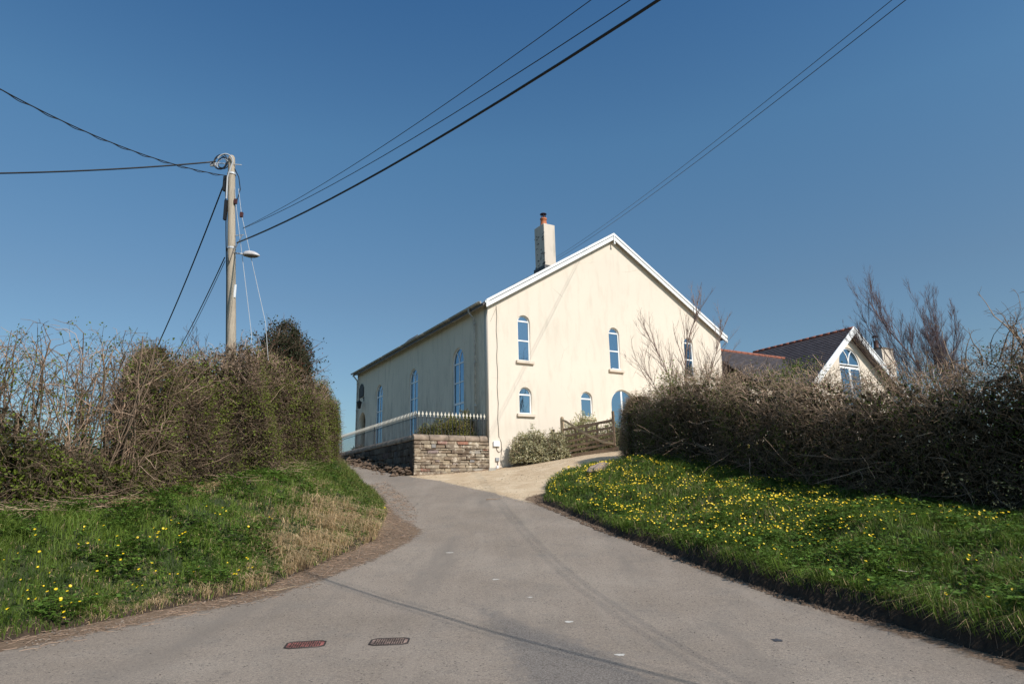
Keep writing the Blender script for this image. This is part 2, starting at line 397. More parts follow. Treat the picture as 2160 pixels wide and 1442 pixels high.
DIRT_OUT = [(-5.37, 7.36), (-4.83, 8.06), (-4.14, 8.87), (-3.47, 9.63), (-2.93, 10.98), (-2.46, 12.35), (-2.08, 13.74), (-1.98, 14.76), (-2.5, 15.74), (-3.02, 17.0), (-3.90, 20.0)]
POLY_DL = DIRT_OUT + [(-5.0, 22.6), (-6.2, 26.1), (-7.5, 26), (-6, 20), (-5, 14), (-6, 9), (-8, 7), (-8, 3.9), (-6.6, 5.9)]
POLY_DR = [(0.3, 18.7), (0.16, 18.3), (0.72, 16.9), (1.04, 16.3), (1.5, 14.9), (2.36, 12.3), (2.8, 10.6), (3.34, 8.79), (3.95, 6.4), (4.45, 3.8), (5, 3.8), (5, 8), (4, 14), (3, 19), (1.5, 19.5)]
POLY_G = [(-3.9, 24.3), (-2.51, 22.73), (-1.27, 20.85), (-0.37, 19.1), (0.28, 17.91), (0.9, 17.1), (4, 17), (14, 22), (30, 30), (14, 36), (10, 33), (-.9, 26.5), (-3.7, 24.8)]
POLY_PATCH = [(-0.95, 9.9), (-.2, 8.6), (.7, 7.2), (1.35, 5.6), (1.2, 3.5), (-.6, 3.2), (-.05, 5.7), (-.2, 7.2), (-.55, 8.6)]
POLY_DW = [(-3.72, 24.3), (-3.3, 24.2), (-4.2, 25.2), (-5.5, 27.2), (-7.2, 30.2), (-7.6, 30.2), (-5.6, 27.9), (-3.9, 24.9)]

_NG = np.random.default_rng(3).random((128, 128))
def vnoise(x, y, s):
    x = np.asarray(x, float) / s + 500; y = np.asarray(y, float) / s + 500
    i = np.floor(x).astype(int); j = np.floor(y).astype(int); a = x - i; b_ = y - j; a = a * a * (3 - 2 * a); b_ = b_ * b_ * (3 - 2 * b_)
    g = lambda p, q: _NG[p % 128, q % 128]
    return (g(i, j) * (1 - a) + g(i + 1, j) * a) * (1 - b_) + (g(i, j + 1) * (1 - a) + g(i + 1, j + 1) * a) * b_
def sm(t): t = np.clip(t, 0, 1); return t * t * (3 - 2 * t)
def HT(x, y):
    """ground height with the banks"""
    x = np.asarray(x, float); y = np.asarray(y, float)
    base = T(x, y)
    w1 = (vnoise(x, y, .45) - .5) * .22; w2 = (vnoise(x, y, .16) - .5) * .1
    dl = sdist(x, y, POLY_L) + w1 * .5; dr = sdist(x, y, POLY_R) + (vnoise(x, y, 1.1) - .5) * .26 + w1 * .25
    far = sm((y - 15) / 6)
    hl = (.08 * sm(dl / .2) + (1.10 - .28 * far) * sm(dl / (2.75 - 1.5 * far))) * (dl > 0)
    hr = ((.26 - .12 * sm((y - 9) / 7)) * (.8 + .4 * vnoise(x, y, .5)) * sm(dr / .13) + .36 * sm(dr / 3.4)) * (dr > 0)
    hr = hr * (1 - .75 * sm((y - 21.2) / 2.0))
    n = ((vnoise(x, y, .9) - .5) * (.14 + .18 * (dr > dl)) + (vnoise(x + 7, y, .3) - .5) * .05) * sm(np.maximum(dl, dr) / .5)
    z = base + hl + hr + n - .055 * ((dl <= 0) & (dr <= 0))
    return z, dl, dr

def grid_axis(a, b, fine0, fine1, step, grow=1.25):
    xs = list(np.arange(fine0, fine1 + 1e-6, step)); s = step; x = xs[-1]
    while x < b: s *= grow; x += s; xs.append(x)
    s = step; x = fine0; lo = []
    while x > a: s *= grow; x -= s; lo.append(x)
    return np.array(lo[::-1] + xs)
gx = grid_axis(-400, 400, -8.6, 8.4, .085, 1.2); gy = grid_axis(-60, 900, 5.0, 25.0, .1, 1.2)
XX, YY = np.meshgrid(gx, gy); ZZ, DL, DR = HT(XX, YY)
nx, ny = len(gx), len(gy); idx = np.arange(nx * ny).reshape(ny, nx)
F = np.stack([idx[:-1, :-1], idx[:-1, 1:], idx[1:, 1:], idx[1:, :-1]], -1).reshape(-1, 4)
me = fastmesh('ground', np.c_[XX.ravel(), YY.ravel(), ZZ.ravel()], F, True)
soil = np.where(DR > DL, 1 - sm((DR - .12) / .12), 1 - sm((DL - .15) / .35)).ravel()
me.attributes.new('soil', 'FLOAT', 'POINT').data.foreach_set('value', soil.astype(np.float32))
tag(link('ground', me, M_GROUND), kind='structure')

# road and driveway sheets share one grid so that they meet edge to edge
rx = np.arange(-15, 16, .13); ry = np.arange(-7, 44, .13)
XR, YR = np.meshgrid(rx, ry); dl, dr = sdist(XR, YR, POLY_L), sdist(XR, YR, POLY_R)
ZR = T(XR, YR) + (vnoise(XR, YR, 1.1) - .5) * .02
dg_, dp = sdist(XR, YR, POLY_G), sdist(XR, YR, POLY_PATCH)
dd = np.maximum.reduce([sdist(XR, YR, POLY_DL), sdist(XR, YR, POLY_DR), sdist(XR, YR, POLY_DW)])
nx, ny = len(rx), len(ry); idx = np.arange(nx * ny).reshape(ny, nx)
F = np.stack([idx[:-1, :-1], idx[:-1, 1:], idx[1:, 1:], idx[1:, :-1]], -1).reshape(-1, 4)
fd = np.maximum(dl, dr).ravel()[F].min(1); keep = fd < .12
cxf = XR.ravel()[F].mean(1); cyf = YR.ravel()[F].mean(1)
gfac = dg_.ravel()[F].mean(1) > 0
def sheet(name, sel):
    f = F[sel]; u, inv = np.unique(f, return_inverse=True)
    me = fastmesh(name, np.c_[XR.ravel()[u], YR.ravel()[u], ZR.ravel()[u]], inv.reshape(-1, 4), True)
    for nm, arr in (('d_gravel', dg_), ('d_dirt', dd), ('d_patch', dp)):
        me.attributes.new(nm, 'FLOAT', 'POINT').data.foreach_set('value', arr.ravel()[u].astype(np.float32))
    return tag(link(name, me, M_ROAD), kind='structure')
road = sheet('road', keep & ~gfac)
drive = sheet('driveway', keep & gfac)

def zt(x, y): return float(T(np.array(x), np.array(y)) + (vnoise(x, y, 1.1) - .5) * .02)
# worn paint remains and a dark spot on the asphalt
def blob(x, y, rx_, ry_, seed, mat, name):
    r = random.Random(seed); n = 14; mb = MB(); vs = []
    for k in range(n):
        a = 2 * PI * k / n; q = r.uniform(.55, 1.1); px, py = x + rx_ * q * math.cos(a), y + ry_ * q * math.sin(a)
        vs.append((px, py, zt(px, py) + .004))
    mb.add(vs, [tuple(range(n))]); return mb.build(name, mat, road)
for i, (x, y, a, b_) in enumerate([(.57, 8.04, .055, .05), (.94, 6.68, .06, .05), (-.33, 10.47, .06, .04), (.16, 9.3, .045, .035), (-1.21, 12.61, .09, .05)]):
    blob(x, y, a, b_, i, M_ROADPAINT, 'paint_remnant')
blob(2.55, 7.04, .06, .07, 9, M_BLACKPAINT, 'tar_spot')

# ------------------------------------------------------------------ manhole covers
def cover(x, y, rz, label, hue):
    slope = (zt(x, y + .2) - zt(x, y - .2)) / .4
    root = empty('manhole_cover', (x, y, zt(x, y) + .004)); root.rotation_euler = (math.atan(slope), 0, rz)
    tag(root, label, 'manhole cover', 'small cast covers in the road')
    w_, h_ = .19, .13; c = .055
    oct_ = [(-w_ + c, -h_), (w_ - c, -h_), (w_, -h_ + c * .8), (w_, h_ - c * .8), (w_ - c, h_), (-w_ + c, h_), (-w_, h_ - c * .8), (-w_, -h_ + c * .8)]
    sc = lambda k: [(a * k, b__ * k) for a, b__ in oct_]
    def flat(loops, z0, z1, nm, mat):
        me = plate(loops, z0, z1, name=nm)
        co = [tuple(v.co) for v in me.vertices]
        for v, q in zip(me.vertices, co): v.co = (q[0], q[2], q[1])
        me.flip_normals(); return link(nm, me, mat, root)
    mf = plain('cover_iron_frame', (.035, .026, .022), .7, .3, 20); ml = plain('cover_iron_' + hue, {'red': (.22, .075, .06), 'brown': (.21, .145, .115)}[hue], .8, .75, 9, 0, .4)
    flat([sc(1.06), sc(.985)], -.02, .007, 'frame', mf)
    flat([sc(.965)], -.02, .002, 'lid', ml)
    mb = MB(); r = random.Random(int(x * 100))
    for j in range(-4, 5):
        for i in range(-7, 8):
            px, py = i * .024, j * .026
            if abs(px) > w_ * .88 or abs(py) > h_ * .86 or abs(px) + abs(py) > w_ + h_ - .075: continue
            if r.random() < .12: continue
            mb.box((px, py, .0045), (.014, .008, .005), r.choice((0, PI / 2, .6)))
    mb.build('raised_tread', mf, root)
    return root
cover(-2.2, 7.33, .16, 'small cast iron manhole cover with faded red paint, set in the road', 'red')
cover(-1.34, 7.36, .05, 'small rusty brown cast iron manhole cover, beside the red one', 'brown')

# ------------------------------------------------------------------ the chapel house (local axes: x along gable, y back along the side, z up)
TH = .5335; HC = (-.9714, 26.1, 0.0)
GX, GY = math.cos(TH), math.sin(TH)
def hw(u, v, z=0.0): return (HC[0] + GX * u - GY * v, HC[1] + GY * u + GX * v, z)
house = empty('chapel_house', HC, TH)
tag(house, 'large cream rendered chapel house with a white trimmed gable and tall arched side windows', 'house')
Wd, He, Hr, Ld = 13.5, 9.36, 13.47, 17.35; zb = 2.0; VR = 1e-3
upper = [(1.725, 7.08, 9.06, .31, 'mid'), (6.57, 7.08, 9.06, .31, 'open'), (11.24, 7.08, 9.06, .31, 'mid')]
lower = [(1.71, 4.87, 5.98, .31, 'low'), (4.84, 4.87, 5.98, .31, 'low')]
bigw = (6.85, 3.35, 6.19, .66, 'big')
facw = [(2.84, 4.25, 8.06, .58, 'facade'), (8.0, 4.25, 8.06, .58, 'facade'), (13.18, 4.25, 8.06, .58, 'facade')]
outer = [(0, zb), (Wd, zb), (Wd, He), (Wd / 2, Hr), (0, He)]
holes = [arch(c, h, a, b_) for c, a, b_, h, k in upper + lower + [bigw]]
link('gable_wall', plate([outer] + holes, 0, .32), M_CREAM, house)
DOOR = (16.2, 3.0, 6.83, .66)
side_holes = [arch(c, h, a, b_, rise=.62) for c, a, b_, h, k in facw] + [arch(DOOR[0], DOOR[3], DOOR[1], DOOR[2])]
link('side_wall', plate([[(.323, zb), (Ld, zb), (Ld, He), (.323, He)]] + side_holes, .004, .32, U=(0, 1, 0), N=(1, 0, 0)), M_CREAM_SIDE, house)
MB().box((Wd - .16, Ld / 2 + .16, (zb + He) / 2), (.316, Ld - .34, He - zb)).build('far_side_wall', M_CREAM_SIDE, house)
link('rear_wall', plate([outer], Ld - .3, Ld), M_CREAM, house)
for a, b_, nm in ((.45, Ld - .5, 0),):
    MB().box((Wd / 2, Ld / 2, 6.0), (Wd - 1.6, Ld - 1.6, 6)).build('dark_interior', M_INTERIOR, house)
pl = [(-.03, zb), (2.2, zb), (3.9, zb), (3.9, 3.86), (-.03, 3.86)]
link('plinth', plate([pl], -.03, -.002), M_CREAM, house)
link('door_recess', plate([arch(DOOR[0], DOOR[3] + .05, DOOR[1], DOOR[2] + .05)], .5, .6, U=(0, 1, 0), N=(1, 0, 0)), M_CREAM_SIDE, house)

def window(spec, O, U, N, root):
    """white frame, glazing bars, panes (set back along N)"""
    cx, z0, z1, h, kind = spec
    rise = .62 if kind == 'facade' else h
    zs = z1 - rise; fw = .055; y0, y1 = .07, .13
    def P(loops, a, b_, nm, mat, par): return link(nm, plate(loops, a, b_, O, U, N), mat, par)
    outer_ = arch(cx, h - .002, z0 + .002, z1 - .002, 16, rise); inner_ = arch(cx, h - fw, z0 + fw, z1 - fw, 16, rise - fw)
    fr = P([outer_, inner_], y0, y1, 'window', M_WHITE, root)
    def bar_(x0, x1, a, b_, nm='glazing_bar'): P([rect(x0, x1, a, b_)], y0 + .006, y1 - .006, nm, M_WHITE, fr)
    xl, xr = cx - h + fw, cx + h - fw
    def pane(lp): P([lp], .10, .106, 'pane', M_GLASS, fr)
    if kind in ('mid', 'open'):
        zt_ = zs + .02; zm = 7.93
        bar_(xl, xr, zt_, zt_ + .06); bar_(xl, xr, zm, zm + .055)
        pane(arch(cx, h - fw, zt_ + .06, z1 - fw, 12, rise - fw - .08)); pane(rect(xl, xr, zm + .055, zt_)); pane(rect(xl, xr, z0 + fw, zm))
    elif kind == 'low':
        zt_ = zs - .03; bar_(xl, xr, zt_, zt_ + .06)
        pane(arch(cx, h - fw, zt_ + .06, z1 - fw, 12)); pane(rect(xl, xr, z0 + fw, zt_))
    elif kind == 'big':
        bar_(cx - .04, cx + .04, z0 + fw, z1 - fw)
        for s_ in (-1, 1):
            lp = [(cx + s_ * .04, z0 + fw), (cx + s_ * (h - fw), z0 + fw)] + [(cx + s_ * max(.04, (h - fw) * math.cos(a)), zs + (h - fw) * math.sin(a)) for a in np.linspace(0, PI / 2, 9)]
            pane(lp if s_ > 0 else lp[::-1])
    else:
        bars = [(7.34, .06), (6.50, .05), (5.55, .09)] if kind == 'facade' else []
        for zz, t_ in bars: bar_(xl, xr, zz, zz + t_)
        lv = [z0 + fw] + sum([[zz, zz + t_] for zz, t_ in bars[::-1]], [])
        segs = [(lv[0], lv[1]), (lv[2], lv[3]), (lv[4], lv[5])]
        for a, b_ in segs:
            bar_(cx - .025, cx + .025, a, b_)
            pane(rect(xl, cx - .025, a, b_)); pane(rect(cx + .025, xr, a, b_))
        # branching tracery in the head
        zt_ = lv[-1]; pane(arch(cx, h - fw, zt_ + .001, z1 - fw, 12, rise - fw - .05))
        for s_ in (-1, 1):
            pts = []
            for t_ in np.linspace(0, 1, 9):
                a = t_ * 1.12; pts.append((cx + s_ * (.62 - .60 * math.cos(a)) * .98, zt_ + .60 * math.sin(a)))
            lp = [(x - .018, z) for x, z in pts] + [(x + .018, z) for x, z in pts[::-1]]
            P([lp if s_ > 0 else lp], y0 + .01, y1 - .01, 'tracery_bar', M_WHITE, fr)
    return fr
for s_ in upper + lower + [bigw]:
    fr = window(s_, (0, 0, 0), (1, 0, 0), (0, 1, 0), house)
    if s_[4] != 'big':
        MB().box((s_[0], -.03, s_[1] - .06), (2 * s_[3] + .24, .14, .12)).build('sill', M_SILL, fr, bevel=.008)
for s_ in facw:
    fr = window(s_, (0, 0, 0), (0, 1, 0), (1, 0, 0), house)
    MB().box((-.03, s_[0], s_[1] - .06), (.16, 2 * s_[3] + .2, .12)).build('sill', M_SILL, fr)
# a tilted open casement leaf at the foot of the middle window
mb = MB(); mb.bar((6.31, -.05, 7.11), (6.83, -.05, 7.09), .03, .05); mb.build('open_casement_rail', M_WHITE, house)

# roof
rise = (Hr - He) / (Wd / 2); OV = .16; RT = .07
def slope_z(u): return He + rise * (u if u < Wd / 2 else Wd - u) + .10
def roof_side(x0, x1, nm):
    za, zb_ = slope_z(min(max(x0, -9), 99)), slope_z(x1)
    mb = MB(); y0, y1 = -OV, Ld + .1
    z0_, z1_ = (He + rise * x0 + .10, Hr + .10) if x0 < Wd / 2 else (He + rise * (Wd - x0) + .10, Hr + .10)
    mb.add([(x0, y0, z0_), (x1, y0, z1_), (x1, y1, z1_), (x0, y1, z0_), (x0, y0, z0_ - RT), (x1, y0, z1_ - RT), (x1, y1, z1_ - RT), (x0, y1, z0_ - RT)],
           [(0, 1, 2, 3), (7, 6, 5, 4), (0, 4, 5, 1), (1, 5, 6, 2), (2, 6, 7, 3), (3, 7, 4, 0)])
    ro = mb.build(nm, M_SLATE, house)
    # slate courses: rows of single slates joined into one piece
    V = []; Fq = []; L_ = math.hypot(x1 - x0, z1_ - z0_); nr = int(L_ / .25); dx, dz = (x1 - x0) / L_, (z1_ - z0_) / L_
    nxn, nzn = -dz, dx
    if nzn < 0: nxn, nzn = -nxn, -nzn
    rr = np.random.default_rng(4)
    for r_ in range(nr):
        off = (r_ % 2) * .15; k = 0; y = y0 + off
        while y < y1 - .05:
            a0, a1 = r_ * .25, r_ * .25 + .255; t0, t1 = .022 + rr.random() * .006, .006
            ye = min(y + .296, y1)
            b0 = len(V)
            for a, t in ((a0, t0), (a1, t1)):
                for yy in (y, ye): V.append((x0 + dx * a + nxn * t, yy, z0_ + dz * a + nzn * t))
            V.append((x0 + dx * a0, y, z0_ + dz * a0)); V.append((x0 + dx * a0, ye, z0_ + dz * a0))
            Fq += [(b0, b0 + 1, b0 + 3, b0 + 2), (b0 + 4, b0 + 5, b0 + 1, b0)]; y += .30
    o = link('slates', fastmesh('slates', np.array(V), np.array(Fq)), M_SLATE, ro); tag(o, kind='stuff')
    return ro
roof_side(-.30, Wd / 2, 'roof_slope'); roof_side(Wd + .30, Wd / 2, 'roof_slope')
for k in range(int((Ld + .1) / .46)):
    mb = MB(); y = -OV + .02 + k * .46
    mb.tube([(Wd / 2, y, Hr + .07), (Wd / 2, y + .45, Hr + .07)], .12, 8)
    mb.build('ridge_tile', M_TERRA, house, True)
# bargeboards: lower board, shadow gap painted as a dark strip, upper verge strip
def barge(ua, ub, nm):
    def z_(u, o): return He + rise * (u if ub == Wd / 2 and ua < Wd / 2 else Wd - u) + o
    for lo, hi, y0, y1, n2, mt in ((-.13, .045, -OV - .045, -OV - .003, nm, M_WHITE), (.08, .20, -OV - .07, -OV - .003, 'verge_strip', M_WHITE), (.03, .10, -OV - .025, -OV + .01, 'verge_gap', M_BLACKPAINT)):
        lp = [(ua, z_(ua, lo)), (ub, z_(ub, lo)), (ub, z_(ub, hi)), (ua, z_(ua, hi))]
        link(n2, plate([lp], y0, y1), mt, house)
    lp = [(ua, z_(ua, -.02)), (ub, z_(ub, -.02)), (ub, z_(ub, .02)), (ua, z_(ua, .02))]
    link('soffit', plate([lp], -OV + .002, -.003), M_WHITE_OLD, house)
barge(-.16, Wd / 2, 'bargeboard'); barge(Wd + .34, Wd / 2, 'bargeboard')
MB().box((Wd / 2, -OV - .065, Hr - .12), (.05, .04, .42)).box((Wd / 2 - .0, -OV - .07, Hr - .33), (.09, .05, .06)).build('finial', M_WHITE, house)
MB().box((-.11, -OV + .06, He + .0), (.2, .22, .1)).build('eaves_return', M_WHITE, house)
MB().box((Wd + .2, -OV + .06, He), (.26, .22, .12)).build('eaves_return', M_WHITE, house)
# gutter, fascia and downpipes
MB().box((-.14, Ld / 2, He - .03), (.26, Ld, .03)).build('soffit', M_WHITE_OLD, house)
MB().box((-.285, Ld / 2, He + .0), (.022, Ld - .1, .16)).build('fascia', M_WHITE_OLD, house)
mb = MB(); n = 8
for y0_, y1_ in [(-.05 + i * 2.92, -.05 + (i + 1) * 2.92 - .01) for i in range(6)]:
    g = MB(); vs = []
    for y in (y0_, y1_):
        for r_ in (.065, .055):
            for k in range(n + 1):
                a = PI + PI * k / n; vs.append((-.37 + r_ * math.cos(a), y, He + .03 + r_ * math.sin(a)))
    m_ = n + 1; fs = []
    for k in range(n):
        fs += [(k, k + 1, 2 * m_ + k + 1, 2 * m_ + k), (m_ + k + 1, m_ + k, 3 * m_ + k, 3 * m_ + k + 1)]
        fs += [(k + 1, k, m_ + k, m_ + k + 1), (2 * m_ + k, 2 * m_ + k + 1, 3 * m_ + k + 1, 3 * m_ + k)]
    g.add(vs, fs).build('gutter', M_GUTTER, house, True)
def downpipe(y, zt_, zb2):
    p = MB(); p.tube([(-.37, y, zt_), (-.37, y + .0, zt_ - .14), (-.13, y - .02, zt_ - .42), (-.10, y - .02, zt_ - .6), (-.10, y - .02, zb2)], .042, 10)
    o = p.build('downpipe', M_GUTTER, house, True)
    for z in (zt_ - .7, 7.0, 5.2):
        MB().tube([(-.10, y - .02, z), (-.10, y - .02, z + .09)], .056, 10).build('pipe_collar', M_GUTTER, o, True)
downpipe(1.0, He - .02, 3.4); downpipe(17.05, He - .02, 3.6)
# chimney stack on the near slope
cu0, cu1, cv0, cv1 = 3.12, 3.72, .30, 1.1
mb = MB(); r = random.Random(2)
ch = MB().box(((cu0 + cu1) / 2, (cv0 + cv1) / 2, 12.3), (cu1 - cu0, cv1 - cv0, 2.7)).build('chimney', M_PLASTER, house, bevel=.02)
mb = MB()
mb.box(((cu0 + cu1) / 2 - .0, (cv0 + cv1) / 2, 11.43), (cu1 - cu0 + .12, cv1 - cv0 + .12, .42)); mb.build('flashing', M_LEAD, ch)
mb = MB(); r = random.Random(8)
for i in range(46):
    z = 11.7 + r.random() ** 1.8 * 1.6; y = cv0 + r.random() * (cv1 - cv0)
    if r.random() < .5: y = cv0 + r.random() * .15
    mb.box((cu0 - .004, y, z), (.02, r.uniform(.02, .12), r.uniform(.015, .05)), r.uniform(-.05, .05))
tag(mb.build('peeled_patch', M_BLACKPAINT, ch), kind='stuff')
pot = MB().lathe([(.17, 0), (.18, .05), (.16, .07), (.135, .34), (.16, .36), (.16, .42), (.14, .43)], ((cu0 + cu1) / 2 - .05, .68, 13.64)).build('chimney_pot', plain('orange_clay', (.48, .15, .06), .7, .2, 8), ch, True)
mb = MB(); cx_, cy_, cz_ = (cu0 + cu1) / 2 - .05, .68, 14.05
for k in range(6):
    a = PI / 3 * k; mb.tube([(cx_ + .10 * math.cos(a), cy_ + .10 * math.sin(a), cz_), (cx_ + .12 * math.cos(a), cy_ + .12 * math.sin(a), cz_ + .22)], .011, 5)
mb.lathe([(.125, .0), (.135, .02), (.10, .03)], (cx_, cy_, cz_ + .0)); mb.lathe([(.16, 0), (.14, .03), (.03, .07)], (cx_, cy_, cz_ + .22)); mb.lathe([(.07, 0), (.07, .18)], (cx_ + .03, cy_, cz_))
mb.build('cowl', plain('cowl_metal', (.07, .04, .05), .4, .3, 8, .4), pot)
# skylight standing open above the eaves
sk = MB(); z0_ = slope_z(.55)
sk.add([(.35, 9.9, slope_z(.35) + .05), (.35, 11.3, slope_z(.35) + .05), (1.0, 11.3, slope_z(1.0) + .28), (1.0, 9.9, slope_z(1.0) + .28),
        (.35, 9.9, slope_z(.35) + .10), (.35, 11.3, slope_z(.35) + .10), (1.0, 11.3, slope_z(1.0) + .34), (1.0, 9.9, slope_z(1.0) + .34)],
       [(3, 2, 1, 0), (4, 5, 6, 7), (0, 1, 5, 4), (1, 2, 6, 5), (2, 3, 7, 6), (3, 0, 4, 7)])
sk.build('skylight', M_LEAD, house)
# solar / roof windows glimpsed near the chimney
for a in (1.5, 2.15):
    MB().add([(a, .2, slope_z(a) + .03), (a + .5, .2, slope_z(a + .5) + .03), (a + .5, 1.2, slope_z(a + .5) + .03), (a, 1.2, slope_z(a) + .03),
              (a, .2, slope_z(a) + .13), (a + .5, .2, slope_z(a + .5) + .13), (a + .5, 1.2, slope_z(a + .5) + .13), (a, 1.2, slope_z(a) + .13)],
             [(3, 2, 1, 0), (4, 5, 6, 7), (0, 1, 5, 4), (1, 2, 6, 5), (2, 3, 7, 6), (3, 0, 4, 7)]).build('roof_window', M_LEAD, house)
# plaque, lantern, meter boxes, wall cable
lp = [(15.98, 7.8), (16.82, 7.8), (16.82, 8.36), (16.70, 8.42), (16.66, 8.52), (16.4, 8.62), (16.14, 8.52), (16.10, 8.42), (15.98, 8.36)]
pq = link('plaque', plate([lp], -.05, 0, U=(0, 1, 0), N=(1, 0, 0)), plain('dark_slate_plaque', (.05, .048, .045), .7, .3, 12), house)
ms = plain('worn_inscription', (.16, .15, .13), .8, .3, 30); mb = MB()
for i in range(6): mb.box((-.054, 16.4, 7.9 + i * .085), (.006, .5 - .05 * (i % 3), .018))
mb.build('inscription_line', ms, pq)
ln = MB(); ln.tube([(0, 15.95, 7.66), (-.12, 15.95, 7.72), (-.26, 15.95, 7.66), (-.28, 15.95, 7.55)], .022, 6).box((-.015, 15.95, 7.62), (.03, .1, .26)); lno = ln.build('wall_lantern', M_BLACK, house)
MB().lathe([(.02, .16), (.05, .10), (.20, 0), (.20, -.02)], (-.28, 15.95, 7.40), 6).lathe([(.15, 0), (.09, -.34), (.06, -.36)], (-.28, 15.95, 7.38), 6).build('lantern_cage', M_BLACK, lno)
mw = plain('white_plastic', (.78, .79, .80), .4, .04, 4)
MB().box((.27, -.07, 3.62), (.28, .08, .20)).build('meter_box', mw, house, bevel=.01)
MB().box((.30, -.06, 3.02), (.16, .06, .14)).build('meter_box', plain('grey_plastic', (.30, .31, .32), .5, .1, 5), house, bevel=.01)
mb = MB(); pts = [(.40, -.014, 9.30)] + [(.40 + .02 * math.sin(i * 1.7), -.015, 9.2 - i * .33) for i in range(17)]
pts += [(.50, -.045, 3.7), (.52, -.045, 3.4), (.48, -.045, 3.15), (.47, -.045, 2.8)]
mb.tube(pts, .011, 5); mb.tube([(.27, -.05, 3.52), (.30, -.05, 3.38), (.38, -.05, 3.30), (.47, -.05, 3.34), (.51, -.05, 3.45)], .011, 5)
mb.tube([(.30, -.05, 2.95), (.33, -.05, 2.8), (.27, -.06, 2.68), (.26, -.1, 2.62)], .016, 5)
mb.tube([(.42, -.013, 9.25), (.25, -.013, 8.9), (.12, -.013, 8.6)], .005, 4)
mb.build('wall_cable', plain('brown_cable', (.12, .09, .07), .6, .2, 5), house)
MB().lathe([(.05, 0), (.05, .2), (.035, .22)], (.25, -.14, 2.56)).build('drain_pipe_stub', mw, house)

# ------------------------------------------------------------------ front stone wall with railings
swall = empty('stone_wall', hw(0, 0, 0), TH)
tag(swall, 'low rubble stone wall with a rounded coping holding up the front garden, joined to the house corner', 'wall')
X0 = -3.15; SL = 15.2
def gz(u, v): p = hw(u, v); return float(T(np.array(p[0]), np.array(p[1])))
MB().box(((X0 - .0) / 2 - .03, .22, 2.9), (-X0 - .02, .30, 1.55)).box((X0 + .20, SL / 2 + .1, 2.9), (.28, SL, 1.55)).build('mortar_core', M_MORTAR, swall)
stone_meshes = []
for q in range(9):
    r = random.Random(q); bm = bmesh.new(); bmesh.ops.create_cube(bm, size=1)
    for v in bm.verts:
        v.co.x += r.uniform(-.07, .05); v.co.z += r.uniform(-.15, .12); v.co.y += r.uniform(-.10, .02)
    bmesh.ops.bevel(bm, geom=[e for e in bm.edges], offset=.06, segments=1, affect='EDGES')
    me = bpy.data.meshes.new('stone'); bm.to_mesh(me); bm.free(); me.materials.append(M_STONE); stone_meshes.append(me)
r = random.Random(14); ns = 0
def stone(cx, cy, cz, sx, sy, sz, rz):
    o = bpy.data.objects.new('stone', r.choice(stone_meshes)); COL.objects.link(o); o.parent = swall
    o.location = (cx, cy, cz); o.scale = (sx, sy, sz); o.rotation_euler = (0, r.uniform(-.03, .03), rz)
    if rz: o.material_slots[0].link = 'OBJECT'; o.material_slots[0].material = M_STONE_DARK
z = 2.42; rows = []
while z < 3.66:
    h = r.choice((.06, .09, .12, .15, .10)) if z > 2.75 else r.choice((.14, .19, .12)); h = min(h, 3.70 - z); rows.append((z, h)); z += h
for z, h in rows:
    u = X0
    while u < -.04:
        wd = r.uniform(.16, .48) * (1.15 if h > .1 else 1); 
        if u == X0: wd = r.uniform(.22, .4)
        if u + wd > -.12: wd = -.02 - u
        if z + h > gz(u + wd / 2, 0) - .05:
            stone(u + wd / 2, .09 - r.uniform(0, .055), z + h / 2, wd - .014, .14, h - .012, 0); ns += 1
        u += wd
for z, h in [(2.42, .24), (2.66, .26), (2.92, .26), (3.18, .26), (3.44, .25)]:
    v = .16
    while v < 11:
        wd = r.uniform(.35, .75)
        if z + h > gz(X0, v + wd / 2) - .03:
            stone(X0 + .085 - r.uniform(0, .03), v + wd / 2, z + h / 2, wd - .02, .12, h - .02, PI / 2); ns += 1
        v += wd
# coping stones, round topped
def coping(a, b_, nm='coping_stone'):
    (x0, y0), (x1, y1) = a, b_; d = Vector((x1 - x0, y1 - y0, 0)); L = d.length; d.normalize(); s_ = Vector((-d.y, d.x, 0))
    prof = [(-.17, 0), (-.175, .10), (-.14, .18), (-.06, .225), (.06, .225), (.14, .18), (.175, .10), (.17, 0)]
    vs = []; fs = []
    for t in (0.004, L - .004):
        for q, h in prof: vs.append((x0 + d.x * t + s_.x * q, y0 + d.y * t + s_.y * q, 3.70 + h))
    n = len(prof); fs = [(k, (k + 1) % n, n + (k + 1) % n, n + k) for k in range(n)] + [tuple(range(n))[::-1], tuple(range(n, 2 * n))]
    o = MB().add(vs, fs).build(nm, M_COPING, swall); 
    bv = o.modifiers.new('b', 'BEVEL'); bv.width = .03; bv.segments = 2; bv.limit_method = 'ANGLE'
    return o
u = X0 - .02
for k, wd in enumerate((.62, .8, .7, .62, .36)): coping((u, .16), (u + wd, .16)); u += wd
v = .35
while v < SL - .5:
    wd = r.uniform(.6, .95); coping((X0 + .155, v), (X0 + .155, v + wd)); v += wd
MB().box((-.22, -.12, 2.56), (.30, .03, .34)).build('leaning_slab', plain('grey_slab', (.34, .33, .30), .9, .2, 8), swall).rotation_euler = (.18, 0, 0)

